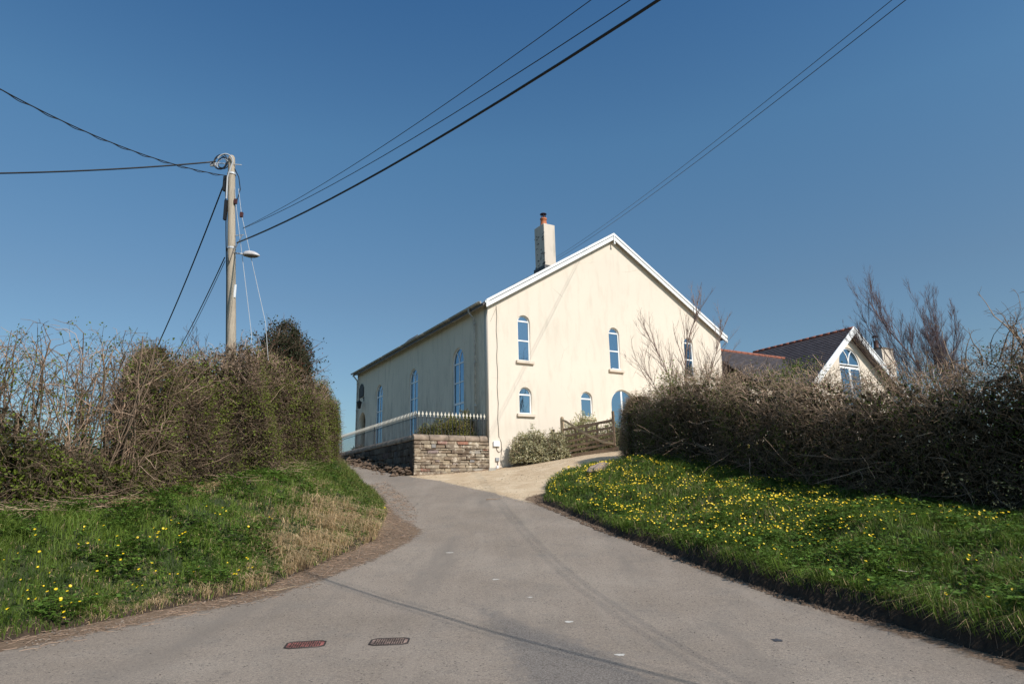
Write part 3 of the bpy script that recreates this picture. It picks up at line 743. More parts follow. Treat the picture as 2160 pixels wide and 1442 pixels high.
rail = empty('iron_railing', hw(0, 0, 0), TH)
tag(rail, 'black iron railing with cream arrowhead finials standing on the stone wall', 'railing')
bar_me = MB().tube([(0, 0, 3.85), (0, 0, 4.60)], .010, 6).mesh('bar'); bar_me.materials.append(M_IRON)
f_ = [(a * .62, b_ * .92) for a, b_ in [(-.018, 0), (.018, 0), (.022, .07), (.06, .085), (.072, .12), (.05, .135), (.03, .13), (.045, .15), (.0, .225), (-.045, .15), (-.03, .13), (-.05, .135), (-.072, .12), (-.06, .085), (-.022, .07)]]
fin_me = plate([f_], -.012, .012, (0, 0, 4.60)); fin_me.materials.append(M_FINIAL)
def rbar(u, v, rz):
    o = bpy.data.objects.new('bar', bar_me); COL.objects.link(o); o.parent = rail; o.location = (u, v, 0); o.rotation_euler = (0, 0, rz)
    f = bpy.data.objects.new('arrow_finial', fin_me); COL.objects.link(f); f.parent = o
for k in range(19): rbar(X0 + .16 + .075 + k * .1545, .16, 0)
nb = int(14.6 / .155)
for k in range(nb): rbar(X0 + .16, .26 + k * .155, PI / 2)
for z in (4.56,):
    MB().box(((X0 + .16) / 2, .16, z), (-X0 - .12, .035, .014)).build('top_rail', M_IRON, rail)
    MB().box((X0 + .16, 7.6, z + .002), (.035, 14.9, .014)).build('top_rail', M_IRON, rail)
for u, v in ((X0 + .16, .16), (X0 + .16, 5.0), (X0 + .16, 10.0), (-.2, .16)):
    MB().box((u, v, 4.26), (.03, .03, .88)).build('post', M_IRON, rail)

# ------------------------------------------------------------------ annex with link roof
AU, AV, AZ = 21.42, -2.31, 10.14; asl = .80
annex = empty('annex', hw(AU, AV, 0), TH)
tag(annex, 'smaller cream gabled annex with purple slate roof and red ridge tiles, behind the right hedge', 'house')
hwid = 4.2
def az(u): return AZ - .14 - asl * abs(u)
gl = [(-3.5, 3), (3.5, 3), (3.5, az(3.5) - .1), (0, AZ - .24), (-3.5, az(3.5) - .1)]
awin = (0.0 - .12, 5.2, 9.12, .93, 'a')
link('gable_wall', plate([gl, arch(awin[0], awin[3], awin[1], awin[2], 18, .95)], .42, .72), M_CREAM, annex)
MB().box((-3.35, 4.0, 5.2), (.3, 6.5, 4.4)).box((3.35, 4.0, 5.2), (.3, 6.5, 4.4)).box((0, 7.1, 5.2), (6.3, .3, 4.4)).build('side_wall', M_CREAM_SIDE, annex)
MB().box((0, 3.6, 5.5), (5.5, 5.0, 4.4)).build('dark_interior', M_INTERIOR, annex)
def aroof(s_):
    y0, y1 = 0, 6.72; mb = MB(); x0 = s_ * hwid
    z0_, z1_ = AZ - asl * hwid, AZ
    mb.add([(x0, y0, z0_), (0, y0, z1_), (0, y1, z1_), (x0, y1, z0_), (x0, y0, z0_ - .08), (0, y0, z1_ - .08), (0, y1, z1_ - .08), (x0, y1, z0_ - .08)],
           [(0, 1, 2, 3), (7, 6, 5, 4), (0, 4, 5, 1), (1, 5, 6, 2), (2, 6, 7, 3), (3, 7, 4, 0)])
    ro = mb.build('roof_slope', M_SLATE, annex); V = []; Fq = []; L_ = math.hypot(hwid, z1_ - z0_); dx, dz = -x0 / L_, (z1_ - z0_) / L_
    nxn, nzn = -dz, dx
    if nzn < 0: nxn, nzn = -nxn, -nzn
    rr = np.random.default_rng(6); ex = .21
    for k in range(int(L_ / ex)):
        y = y0 + (k % 2) * .14
        while y < y1 - .03:
            t0, t1 = .034 + rr.random() * .008, .006; ye = min(y + .276, y1); b0 = len(V); a0 = k * ex
            for a, t in ((a0, t0), (a0 + ex + .005, t1)):
                for yy in (y, ye): V.append((x0 + dx * a + nxn * t, yy, z0_ + dz * a + nzn * t))
            V.append((x0 + dx * a0, y, z0_ + dz * a0)); V.append((x0 + dx * a0, ye, z0_ + dz * a0))
            Fq += [(b0, b0 + 1, b0 + 3, b0 + 2), (b0 + 4, b0 + 5, b0 + 1, b0)]; y += .28
    tag(link('slates', fastmesh('slates', np.array(V), np.array(Fq)), M_SLATE, ro), kind='stuff')
aroof(-1); aroof(1)
for k in range(15):
    MB().tube([(0, .02 + k * .447, AZ + .0), (0, .46 + k * .447, AZ + .0)], .10, 8).build('ridge_tile', M_TERRA, annex, True)
for s_ in (-1, 1):
    def q(u, o): return AZ - asl * abs(u) + o
    for lo, hi, y0, y1, nm, mt in ((-.34, -.02, -.05, -.003, 'bargeboard', M_WHITE), (.015, .09, -.08, -.003, 'verge_strip', M_WHITE), (-.03, .03, -.03, .01, 'verge_gap', M_BLACKPAINT)):  # shade between board and strip is painted, a dark strip
        lp = [(s_ * (hwid + .05), q(hwid + .05, lo)), (0, q(0, lo)), (0, q(0, hi)), (s_ * (hwid + .05), q(hwid + .05, hi))]
        link(nm, plate([lp], y0, y1), mt, annex)
    lp = [(s_ * hwid, q(hwid, -.15)), (0, q(0, -.15)), (0, q(0, -.11)), (s_ * hwid, q(hwid, -.11))]
    link('soffit', plate([lp], .002, .418), M_SILL, annex)
# arched annex window with crossing tracery
c0, h0, zs = awin[0], awin[3], awin[2] - .95
fr = link('window', plate([arch(c0, h0 - .003, awin[1] + .003, awin[2] - .003, 18, .945), arch(c0, h0 - .07, awin[1] + .07, awin[2] - .07, 18, .88)], .47, .54), M_WHITE, annex)
link('transom', plate([rect(c0 - h0 + .07, c0 + h0 - .07, zs - .22, zs - .10)], .475, .535), M_WHITE, fr)
link('transom', plate([rect(c0 - h0 + .07, c0 + h0 - .07, zs - .02, zs + .04)], .475, .535), M_WHITE, fr)
link('glazing_bar', plate([rect(c0 - .06, c0 + .06, awin[1] + .07, zs - .22)], .475, .535), M_WHITE, fr)
for s_ in (-1, 1):
    pts = [(c0 + s_ * (.95 - .95 * math.cos(a)), zs + .04 + .95 * math.sin(a)) for a in np.linspace(0, 1.0, 9)]
    link('tracery_bar', plate([[(x - .03, z) for x, z in pts] + [(x + .03, z) for x, z in pts[::-1]]], .48, .53), M_WHITE, fr)
link('pane', plate([arch(c0, h0 - .07, zs + .04, awin[2] - .07, 18, .84)], .50, .506), M_GLASS, fr)
for s_ in (-1, 1): link('pane', plate([rect(*sorted((c0 + s_ * .06, c0 + s_ * (h0 - .07))), awin[1] + .07, zs - .22)], .50, .506), M_GLASS, fr)
ch2 = MB().box((3.38, .56, 8.2), (1.15, .62, 2.3)).build('chimney', M_SILL, annex)
MB().box((3.38, .56, 9.38), (1.23, .70, .06)).build('chimney_cap', M_COPING, ch2)
pt = MB().lathe([(.15, 0), (.13, .08), (.12, .42), (.14, .45)], (2.98, .62, 9.41)).build('chimney_pot', plain('old_clay', (.12, .06, .045), .8, .4, 8), ch2, True)
mb = MB()
for k in range(5): mb.tube([(2.98 + .12 * math.cos(k * 1.257), .62 + .12 * math.sin(k * 1.257), 9.86), (2.98 + .12 * math.cos(k * 1.257), .62 + .12 * math.sin(k * 1.257), 10.08)], .012, 4)
mb.lathe([(.19, 0), (.17, .03), (.02, .14)], (2.98, .62, 10.08)); mb.build('cowl', M_BLACK, pt)

link_b = empty('link_building', hw(13.5, 1.2, 0), TH)
tag(link_b, 'low slate roofed link between the chapel house and the annex, with red ridge tiles', 'building')
LZ, LL = 9.0, 6.6
mb = MB()
for s_ in (-1, 1):
    mb.add([(.02, s_ * 3, LZ - 2.2), (LL, s_ * 3, LZ - 2.2), (LL, 0, LZ), (.02, 0, LZ), (.02, s_ * 3, LZ - 2.27), (LL, s_ * 3, LZ - 2.27), (LL, 0, LZ - .07), (.02, 0, LZ - .07)],
           [(0, 1, 2, 3), (7, 6, 5, 4), (0, 4, 5, 1), (1, 5, 6, 2), (2, 6, 7, 3), (3, 7, 4, 0)])
lr = mb.build('roof', M_SLATE, link_b); V = []; Fq = []; L_ = math.hypot(3, 2.2); dy, dz = 3 / L_, 2.2 / L_; ex = .2; rr = np.random.default_rng(6)
for k in range(int(L_ / ex)):
    x = .02 + (k % 2) * .14
    while x < LL - .03:
        xe = min(x + .276, LL); b0 = len(V); a0 = k * ex
        for a, t in ((a0, .03 + rr.random() * .008), (a0 + ex + .005, .005)):
            for q_ in (x, xe): V.append((q_, -3 + dy * a - dz * t, LZ - 2.2 + dz * a + dy * t))
        V.append((x, -3 + dy * a0, LZ - 2.2 + dz * a0)); V.append((xe, -3 + dy * a0, LZ - 2.2 + dz * a0))
        Fq += [(b0, b0 + 1, b0 + 3, b0 + 2), (b0 + 4, b0 + 5, b0 + 1, b0)]; x += .28
tag(link('slates', fastmesh('slates', np.array(V), np.array(Fq)), M_SLATE, lr), kind='stuff')
for k in range(14): MB().tube([(.03 + k * .47, 0, LZ), (.49 + k * .47, 0, LZ)], .1, 8).build('ridge_tile', M_TERRA, link_b, True)
MB().box((3.2, 0, 4.8), (6.3, 5.4, 4.0)).build('wall', M_CREAM, link_b)

# ------------------------------------------------------------------ field gate
gp0 = Vector((1.87, 26.25, 0)); gp1 = Vector((3.78, 24.95, 0)); gd = (gp1 - gp0); GLn = gd.length; gang = math.atan2(gd.y, gd.x)
gate = empty('field_gate', (gp0.x, gp0.y, 3.02), gang)
tag(gate, 'brown wooden five bar field gate with a diagonal brace, closed across the gravel drive', 'gate')
kz = .09                                        # the gate climbs a little with the drive
def gm(x, z): return (x, 0, z + kz * x)
for i, z in enumerate((.22, .40, .60, .82, 1.08)):
    MB().bar(gm(.06, z), gm(GLn - .02, z), .028, .085 if i < 4 else .10).build('rail', M_GATE, gate)
MB().bar((.03, -.001, .05), (.03, -.001, 1.50), .08, .09, (0, 1, 0)).build('hanging_stile', M_GATE_PALE, gate)
MB().bar((GLn - .03, -.001, .12 + kz * GLn), (GLn - .03, -.001, 1.42 + kz * GLn), .075, .085, (0, 1, 0)).build('latch_stile', M_GATE, gate)
for x in (.62, 1.10, 1.56):
    MB().bar((x, .03, .20 + kz * x), (x, .03, 1.1 + kz * x), .075, .022, (0, 1, 0)).build('upright', M_GATE, gate)
mb = MB(); pts = [(.02, -.035, 1.50), (.25, -.035, 1.40), (.62, -.035, 1.16), (1.2, -.035, .80), (1.8, -.035, .50), (GLn - .05, -.035, .42)]
for a, b_ in zip(pts[:-1], pts[1:]): mb.bar(a, b_, .03, .085, (0, 0, 1))
mb.build('brace', M_GATE_PALE, gate)
MB().bar((-.1, .02, .02), (GLn + .1, .02, .02 + kz * GLn), .05, .14).build('ground_board', M_GATE, gate)
gpost = MB(); gx0 = hw(3.35, -.75); gz0 = 3.0
gpost.lathe([(.075, 0), (.075, 1.48), (.05, 1.50), (.07, 1.56), (.072, 1.60), (.04, 1.66), (0.005, 1.67)], (0, 0, 0), 12)
go = gpost.build('gate_post', M_GATE_PALE, None, True); go.location = (1.93, 26.45, 3.0)
tag(go, 'round topped wooden gate post between the pale shrub and the field gate', 'post')
go = MB().box((0, 0, .6), (.13, .13, 1.2)).box((.22, 0, 1.02), (.34, .04, .09)).build('gate_post', M_GATE, None, bevel=.01); go.location = (1.55, 26.6, 2.98); go.rotation_euler = (0, 0, gang)
tag(go, 'short dark square post with a stub of rail behind the pale shrub', 'post')

# ------------------------------------------------------------------ vegetation generators
class Veg:
    def __init__(s): s.tv = []; s.tf = []; s.tc = []; s.n = 0; s.lv = []; s.lc = []
    def tubes(s, P, R, col, var=.25):
        """P (B,n,3) R (B,n): three sided tubes"""
        B, n, _ = P.shape
        if B == 0: return
        d = np.gradient(P, axis=1); d /= np.linalg.norm(d, axis=2, keepdims=True) + 1e-9
        ref = np.where(np.abs(d[..., 2:3]) > .9, np.array([1.0, 0, 0]), np.array([0, 0, 1.0])); x = np.cross(d, ref); x /= np.linalg.norm(x, axis=2, keepdims=True) + 1e-9; y = np.cross(d, x)
        V = np.stack([P + (x * math.cos(a) + y * math.sin(a)) * R[..., None] for a in (0, 2 * PI / 3, 4 * PI / 3)], 2)   # B,n,3,3
        i = s.n + np.arange(B * n * 3).reshape(B, n, 3)
        a = i[:, :-1, :]; b_ = i[:, 1:, :]
        F = np.stack([a, np.roll(a, -1, 2), np.roll(b_, -1, 2), b_], -1).reshape(-1, 4)
        c = np.broadcast_to(np.asarray(col, float), (B, 3)) * (1 + RNG.uniform(-var, var, (B, 1)))
        s.tv.append(V.reshape(-1, 3)); s.tf.append(F); s.tc.append(np.repeat(c, n * 3, 0)); s.n += B * n * 3
    def leaves(s, P, size, col, var=.3, up=.3):
        N = len(P)
        if N == 0: return
        n1 = RNG.normal(size=(N, 3)); n1 /= np.linalg.norm(n1, axis=1, keepdims=True); q = RNG.normal(size=(N, 3)); q[:, 2] += up
        n2 = np.cross(n1, q); n2 /= np.linalg.norm(n2, axis=1, keepdims=True) + 1e-9; n3 = np.cross(n1, n2)
        sz = (size * RNG.uniform(.6, 1.3, N))[:, None]
        V = np.stack([P - n2 * sz * .5, P + n3 * sz * .32 + n1 * sz * .08, P + n2 * sz * .5, P - n3 * sz * .32 + n1 * sz * .08], 1)
        c = np.broadcast_to(np.asarray(col, float), (N, 3)) * (1 + RNG.uniform(-var, var, (N, 1)))
        s.lv.append(V.reshape(-1, 3)); s.lc.append(np.repeat(c, 4, 0))
    def build(s, root, tname='branches', lname='leaves', lmat=None):
        if s.tv:
            o = link(tname, fastmesh(tname, np.concatenate(s.tv), np.concatenate(s.tf), True, np.concatenate(s.tc)), M_TWIG, root); tag(o, kind='stuff')
        if s.lv:
            V = np.concatenate(s.lv); F = np.arange(len(V)).reshape(-1, 4)
            o = link(lname, fastmesh(lname, V, F, False, np.concatenate(s.lc)), lmat or M_LEAF, root); tag(o, kind='stuff')
def unit(v): return v / (np.linalg.norm(v, axis=-1, keepdims=True) + 1e-9)
def curve(P0, D0, L, n=5, wob=.35, up=0.0):
    """random-walk polylines; P0,D0 (B,3), L (B,)"""
    B = len(P0); P = np.empty((B, n, 3)); P[:, 0] = P0; d = unit(D0); st = (L / (n - 1))[:, None]
    for i in range(1, n):
        d = unit(d + RNG.normal(size=(B, 3)) * wob * .5 + np.array([0, 0, up * .3])); P[:, i] = P[:, i - 1] + d * st
    return P
def spawn(P, k, t0=.25, t1=1.0, ang=.9, up=.2):
    """k children per polyline: start points and directions"""
    B, n, _ = P.shape; t = RNG.uniform(t0, t1, (B, k)) * (n - 1.001); i = t.astype(int); f = (t - i)[..., None]
    bi = np.arange(B)[:, None]; a = P[bi, i]; b_ = P[bi, i + 1]; p = a + (b_ - a) * f; d = unit(b_ - a)
    d = unit(d + unit(RNG.normal(size=d.shape)) * ang + np.array([0, 0, up])); return p.reshape(-1, 3), d.reshape(-1, 3), (t / (n - 1)).reshape(-1)
def tap(B, n, r0, r1): return np.linspace(0, 1, n)[None] * (np.asarray(r1) - np.asarray(r0)).reshape(-1, 1) + np.asarray(r0).reshape(-1, 1) + np.zeros((B, 1))
def bare_tree(root, base, stems, spec, col, spread=.35, seed=0):
    vg = Veg(); base = np.array(base, float)
    B = len(stems); P0 = np.array([base + np.array([s_[0], s_[1], 0]) for s_ in stems]); D = np.array([[s_[2], s_[3], 1.0] for s_ in stems]); L = np.array([s_[4] for s_ in stems])
    P = curve(P0, D, L, 8, .22, .15); r0 = np.array([s_[5] for s_ in stems]); vg.tubes(P, tap(B, 8, r0, r0 * .25), col)
    pr = r0
    for k, lf, ang, rr_, n in spec:
        p, d, t = spawn(P, k, .18, .97, ang, .45); L = np.repeat(L, k) * lf * (1.15 - .6 * t) * RNG.uniform(.6, 1.2, len(t)); pr = np.repeat(pr, k) * rr_ * (1.1 - .5 * t)
        P = curve(p, d, L, n, .25, .3); vg.tubes(P, tap(len(P), n, np.maximum(pr, .0035), np.maximum(pr * .3, .0022)), col * np.array([1, 1, 1.05]), .2)
    vg.build(root); return vg
def spine(pts, N, rng=RNG):
    pts = np.array(pts, float); seg = np.hypot(*(pts[1:, :2] - pts[:-1, :2]).T); c = np.r_[0, np.cumsum(seg)]
    s_ = rng.uniform(0, c[-1], N); q = np.stack([np.interp(s_, c, pts[:, i]) for i in range(pts.shape[1])], 1)
    i = np.clip(np.searchsorted(c, s_) - 1, 0, len(seg) - 1); t = unit(pts[i + 1, :2] - pts[i, :2]); nrm = np.stack([t[:, 1], -t[:, 0]], 1)
    return q, nrm, s_ / c[-1], c[-1]
def ground_z(x, y): return HT(x, y)[0]
def hedge_points(pts, N, shell=.55, bulge=.30):
    """points inside a clipped-hedge volume. pts rows: x,y,height,halfwidth. returns P, outward, hfrac, depth(0 surface)"""
    q, nrm, s_, _ = spine(pts, N)
    a = RNG.uniform(0, PI, N); rad = 1 - np.abs(RNG.normal(0, shell, N)); rad = np.clip(rad, .0, 1.03)
    e = .55
    cx_ = np.sign(np.cos(a)) * np.abs(np.cos(a)) ** e * rad; cz_ = np.abs(np.sin(a)) ** e * rad
    low = RNG.random(N) < .5; cz_ = np.where(low, RNG.uniform(.0, .75, N), cz_)
    side = np.where(RNG.random(N) < .5, -1, 1.0); cx_ = np.where(low, side * rad * (.90 + .10 * np.sin(cz_ * 2)), cx_)
    wv = 1 + (vnoise(q[:, 0], q[:, 1] + cz_ * 2, .95) - .5) * bulge * 2
    x = q[:, 0] + nrm[:, 0] * cx_ * q[:, 3] * wv; y = q[:, 1] + nrm[:, 1] * cx_ * q[:, 3] * wv
    z = ground_z(q[:, 0], q[:, 1]) + cz_ * q[:, 2] * (1 + (vnoise(q[:, 0], q[:, 1], 1.0) - .5) * bulge * .8 + (vnoise(x, y, .4) - .5) * bulge * .5)
    out = np.stack([nrm[:, 0] * cx_, nrm[:, 1] * cx_, np.maximum(cz_ - .35, 0) * 1.2], 1)
    return np.stack([x, y, z], 1), unit(out), cz_, rad

# ------------------------------------------------------------------ left hedges
BARK = np.array([.225, .160, .108]); CUT_LIT = np.array([.49, .34, .24])  # second tone: pale cut ends with their sunlit tan put into the colour
# (a) tall open hawthorn section the sky shows through
h1 = empty('hedge', (-7.6, 10.6, 1.4)); tag(h1, 'open hawthorn hedge at left with bare pale cut stems the sky shows through', 'hedge')
M1 = Veg()
sp1 = [(-12.6, 6.3, 2.9, .5), (-9.2, 9.2, 2.95, .5), (-7.9, 10.5, 3.0, .5), (-7.2, 11.6, 2.95, .5), (-6.8, 12.9, 2.9, .5)]
def rel(P, root): return P
q, nrm, s_, Ls = spine(sp1, 250)
P0 = np.c_[q[:, 0] + RNG.uniform(-.35, .35, len(q)), q[:, 1] + RNG.uniform(-.35, .35, len(q)), ground_z(q[:, 0], q[:, 1]) - .05]
D = np.c_[RNG.normal(0, .13, (len(q), 2)), np.ones(len(q))]; L = q[:, 2] * RNG.uniform(.6, 1.0, len(q))
P = curve(P0, D, L, 9, .22, .35); r0 = RNG.uniform(.009, .022, len(q)) * (1 + .4 * (RNG.random(len(q)) < .12))
def clip_top(P, h, j=.05):
    lim = (ground_z(P[:, 0, 0], P[:, 0, 1]) + h + RNG.uniform(-j, j, len(P)))[:, None]; P[..., 2] = np.minimum(P[..., 2], lim); return P
P = clip_top(P, 2.9); M1.tubes(P, tap(len(P), 9, r0, r0 * .55), np.where(RNG.random((len(q), 1)) < .3, CUT_LIT * .8, BARK * .75))
p, d, t = spawn(P, 8, .2, 1, 1.1, .3); P2 = clip_top(curve(p, d, RNG.uniform(.3, .9, len(t)), 5, .5, .15), 2.95)
M1.tubes(P2, tap(len(P2), 5, RNG.uniform(.0045, .010, len(P2)), .003), np.where(RNG.random((len(P2), 1)) < .45, CUT_LIT * .85, BARK * .9), .4)
p, d, t = spawn(P2, 4, .1, 1, 1.3, .2); P3 = clip_top(curve(p, d, RNG.uniform(.08, .4, len(t)), 3, .5), 3.0, .12)
M1.tubes(P3, tap(len(P3), 3, .0045, .0024), np.where(RNG.random((len(P3), 1)) < .3, CUT_LIT * .8, BARK), .4)
tip = P3[:, -1]; lm = vnoise(tip[:, 0] * 1.3 + tip[:, 2], tip[:, 1] + tip[:, 2] * .7, .45)
pick = RNG.random(len(tip)) < np.clip((lm - .30) * 3, .08, .9); tl = np.repeat(tip[pick], 3, 0) + RNG.normal(0, .03, (pick.sum() * 3, 3))
M1.leaves(tl, .044, (.15, .20, .03), .4)
# undergrowth of the open section: bramble, ivy, dead stems
ug = [(-10.8, 8.0, 2.0, .6), (-8.6, 9.8, 1.95, .6), (-7.95, 10.4, 1.75, .6), (-7.55, 11.0, 1.05, .5), (-7.2, 11.6, .75, .5), (-6.9, 12.5, 1.0, .5)]
Pp, out, hz, rad = hedge_points(ug, 8000, .42, .25)
Pc = curve(Pp, out + RNG.normal(0, .7, out.shape), RNG.uniform(.12, .5, len(Pp)), 4, .6, .1); M1.tubes(Pc, tap(len(Pc), 4, RNG.uniform(.002, .006, len(Pc)), .002), BARK * .9, .5)
Pp, out, hz, rad = hedge_points(ug, 28000, .40, .3); cl = vnoise(Pp[:, 0] * 1.0 + Pp[:, 2], Pp[:, 1] + Pp[:, 2], .35)
M1.leaves(Pp, .06, np.where(cl[:, None] > .38, np.array([.16, .21, .028]), np.array([.07, .065, .03])), .4)
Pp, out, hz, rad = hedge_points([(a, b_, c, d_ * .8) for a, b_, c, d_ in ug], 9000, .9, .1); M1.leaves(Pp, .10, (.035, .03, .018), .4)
# ivy clad stump and trunk in the gap
for bx, by, hh, rr_ in ((-6.95, 11.9, 1.5, .11), (-7.35, 11.3, 1.1, .13), (-7.75, 10.6, 1.5, .07), (-8.2, 10.0, 2.2, .06), (-8.75, 9.5, 2.6, .07), (-6.85, 12.4, 2.3, .05)):
    b0 = np.array([[bx, by, ground_z(bx, by)]]); Pt = curve(b0, np.array([[RNG.normal(0, .08), RNG.normal(0, .06), 1.0]]), np.array([hh]), 7, .15, .3)
    M1.tubes(Pt, tap(1, 7, rr_, rr_ * .6), BARK * .9); k = 260
    tt = RNG.integers(0, 6, k); fr_ = RNG.random((k, 1)); pp = Pt[0, tt] * (1 - fr_) + Pt[0, tt + 1] * fr_
    M1.leaves(pp + RNG.normal(0, .085, (k, 3)), .06, (.028, .05, .018), .4)
M1.build(h1); 
for c in h1.children: c.matrix_parent_inverse = Matrix.Translation(-Vector(h1.location))

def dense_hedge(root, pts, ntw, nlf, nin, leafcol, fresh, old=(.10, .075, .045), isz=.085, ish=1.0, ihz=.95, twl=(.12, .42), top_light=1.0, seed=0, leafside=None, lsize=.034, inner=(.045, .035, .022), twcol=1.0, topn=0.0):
    v = Veg()
    for frac, n3, sp_ in ((.6, 2, 1.6), (.4, 3, 1.1)):
        Pp, out, hz, rad = hedge_points(pts, int(ntw * frac), .20)
        d = out * .6 + RNG.normal(0, sp_ * .6, out.shape) + np.array([0, 0, .25]); L = RNG.uniform(*twl, len(Pp)) * (.6 if n3 == 2 else 1.1); P = curve(Pp - unit(out) * .06, d, L, n3, .7, .1)
        lt = np.clip((hz - .55) / .4, 0, 1)[:, None] * top_light * (RNG.random((len(Pp), 1)) < .75)  # twigs paler towards the clipped top, sunlight put into their colour
        c = (BARK * .85 * (1 - lt) + CUT_LIT * lt * .95) * twcol; v.tubes(P, tap(len(P), n3, RNG.uniform(.003, .0075, len(P)) * (1 if n3 == 3 else .8), .0024), c, .5)
    # stems showing at the surface
    k = ntw // 300; Pp, out, hz, rad = hedge_points(pts, k, .2); P = curve(Pp, out * .2 + RNG.normal(0, .6, out.shape) + np.array([0, 0, .55]), RNG.uniform(.25, .8, k), 6, .5, .1)
    gz2 = ground_z(P[:, 0, 0], P[:, 0, 1]) + np.interp(P[:, 0, 1], [p[1] for p in sorted(pts, key=lambda p: p[1])], [p[2] for p in sorted(pts, key=lambda p: p[1])])
    P[..., 2] = np.minimum(P[..., 2], gz2[:, None] + .05); v.tubes(P, tap(k, 6, RNG.uniform(.005, .014, k), .003), (BARK * .6 + CUT_LIT * .55) * twcol, .35)
    Pp, out, hz, rad = hedge_points(pts, nlf, .16); cl = vnoise(Pp[:, 0] + Pp[:, 2] * .7, Pp[:, 1] - Pp[:, 2], .32)
    m = RNG.random(nlf) < np.clip(fresh * (.3 + 1.6 * (cl > .5)) * (1.25 - .85 * np.clip((hz - .55) / .4, 0, 1)), 0, 1)
    if leafside is not None: m |= RNG.random(nlf) < leafside(Pp)
    v.leaves(Pp[m] + out[m] * .04, lsize, leafcol, .45); o = ~m; v.leaves(Pp[o], lsize * .9, old, .5)
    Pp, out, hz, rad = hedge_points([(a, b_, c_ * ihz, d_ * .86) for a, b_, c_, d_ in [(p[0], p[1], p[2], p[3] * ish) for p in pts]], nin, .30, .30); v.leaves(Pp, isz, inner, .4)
    # end caps
    for e, o_ in ((0, 1), (-1, -2)):
        x, y, h, w_ = pts[e]; dx = np.array([x - pts[o_][0], y - pts[o_][1]]); dx /= np.linalg.norm(dx)
        n_ = int(ntw * .10); th = RNG.uniform(-PI / 2, PI / 2, n_); zf = RNG.uniform(0, 1, n_); rr2 = w_ * np.sqrt(np.clip(1 - np.clip(zf - .45, 0, 1) ** 2 * 3.0, 0, 1)) * (1 - np.abs(RNG.normal(0, .15, n_)))
        nn = np.array([dx[1], -dx[0]]); ox = dx[0] * np.cos(th) + nn[0] * np.sin(th); oy = dx[1] * np.cos(th) + nn[1] * np.sin(th)
        Pe = np.stack([x + ox * rr2, y + oy * rr2, ground_z(x, y) + zf * h], 1); oo = np.stack([ox, oy, np.maximum(zf - .4, 0)], 1)
        Pt = curve(Pe, oo + RNG.normal(0, .7, oo.shape), RNG.uniform(*twl, n_), 4, .5, .1); v.tubes(Pt, tap(n_, 4, .004, .0022), BARK * 1.05 * twcol, .45)
        kk = RNG.integers(0, n_, int(nlf * .14)); v.leaves(Pe[kk] + RNG.normal(0, .05, (len(kk), 3)), lsize, np.where((RNG.random(len(kk)) < max(fresh * 1.5, .2))[:, None], leafcol, (.09, .07, .04)), .45)
        kk = RNG.integers(0, n_, int(nin * .14)); v.leaves(Pe[kk] * .0 + np.stack([x + ox[kk] * rr2[kk] * .75, y + oy[kk] * rr2[kk] * .75, Pe[kk, 2]], 1), .09, inner, .4)
    v.build(root)
    for c in root.children: c.matrix_parent_inverse = Matrix.Translation(-Vector(root.location))
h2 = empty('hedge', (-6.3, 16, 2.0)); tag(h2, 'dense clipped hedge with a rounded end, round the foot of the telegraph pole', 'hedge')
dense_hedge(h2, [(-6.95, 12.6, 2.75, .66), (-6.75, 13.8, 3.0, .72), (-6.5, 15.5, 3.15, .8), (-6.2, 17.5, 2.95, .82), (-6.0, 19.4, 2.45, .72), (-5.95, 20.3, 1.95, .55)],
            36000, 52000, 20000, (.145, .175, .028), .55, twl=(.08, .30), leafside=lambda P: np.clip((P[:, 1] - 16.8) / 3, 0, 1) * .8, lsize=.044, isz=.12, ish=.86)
# ------------------------------------------------------------------ right hedge
h3 = empty('hedge', (6.5, 17, 1.8)); tag(h3, 'long tangled brown hedge in shade along the right bank, with thorny stems above', 'hedge')
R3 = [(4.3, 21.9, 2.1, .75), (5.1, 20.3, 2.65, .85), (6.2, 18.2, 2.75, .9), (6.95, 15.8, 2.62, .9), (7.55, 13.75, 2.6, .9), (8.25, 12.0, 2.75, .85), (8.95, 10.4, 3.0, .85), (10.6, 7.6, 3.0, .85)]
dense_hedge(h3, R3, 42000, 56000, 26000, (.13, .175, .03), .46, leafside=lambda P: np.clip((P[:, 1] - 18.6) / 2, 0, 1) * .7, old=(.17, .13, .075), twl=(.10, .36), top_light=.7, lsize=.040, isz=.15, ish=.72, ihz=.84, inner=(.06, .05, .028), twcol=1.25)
vg = Veg()   # long whips and thorny tops of the right hedge
q, nrm, s_, Ls = spine(R3, 800); keep_ = RNG.random(len(q)) < (.22 + .78 * sm((12.8 - q[:, 1]) / 1.6)); q = q[keep_]; n_ = len(q)
P0 = np.c_[q[:, 0] + RNG.uniform(-.5, .5, n_), q[:, 1] + RNG.uniform(-.5, .5, n_), ground_z(q[:, 0], q[:, 1]) + q[:, 2] * RNG.uniform(.55, .95, n_)]
near = sm((12.6 - q[:, 1]) / 1.6)
P = curve(P0, np.c_[RNG.normal(0, .55, (n_, 2)), np.ones(n_)], RNG.uniform(.2, .65, n_) * (1 + .9 * near), 6, .45, .1); vg.tubes(P, tap(n_, 6, RNG.uniform(.006, .013, n_) * (1 + .5 * near), .003), BARK * .95, .4)
p, d, t = spawn(P, 5, .1, 1, 1.3, .2); Pq = curve(p, d, RNG.uniform(.08, .4, len(t)), 4, .5); vg.tubes(Pq, tap(len(Pq), 4, .0045, .002), BARK * .9, .4)
p, d, t = spawn(Pq, 2, .1, 1, 1.3, .2); Pq = curve(p, d, RNG.uniform(.03, .14, len(t)), 3, .5); vg.tubes(Pq, tap(len(Pq), 3, .003, .0018), BARK * .9, .4)
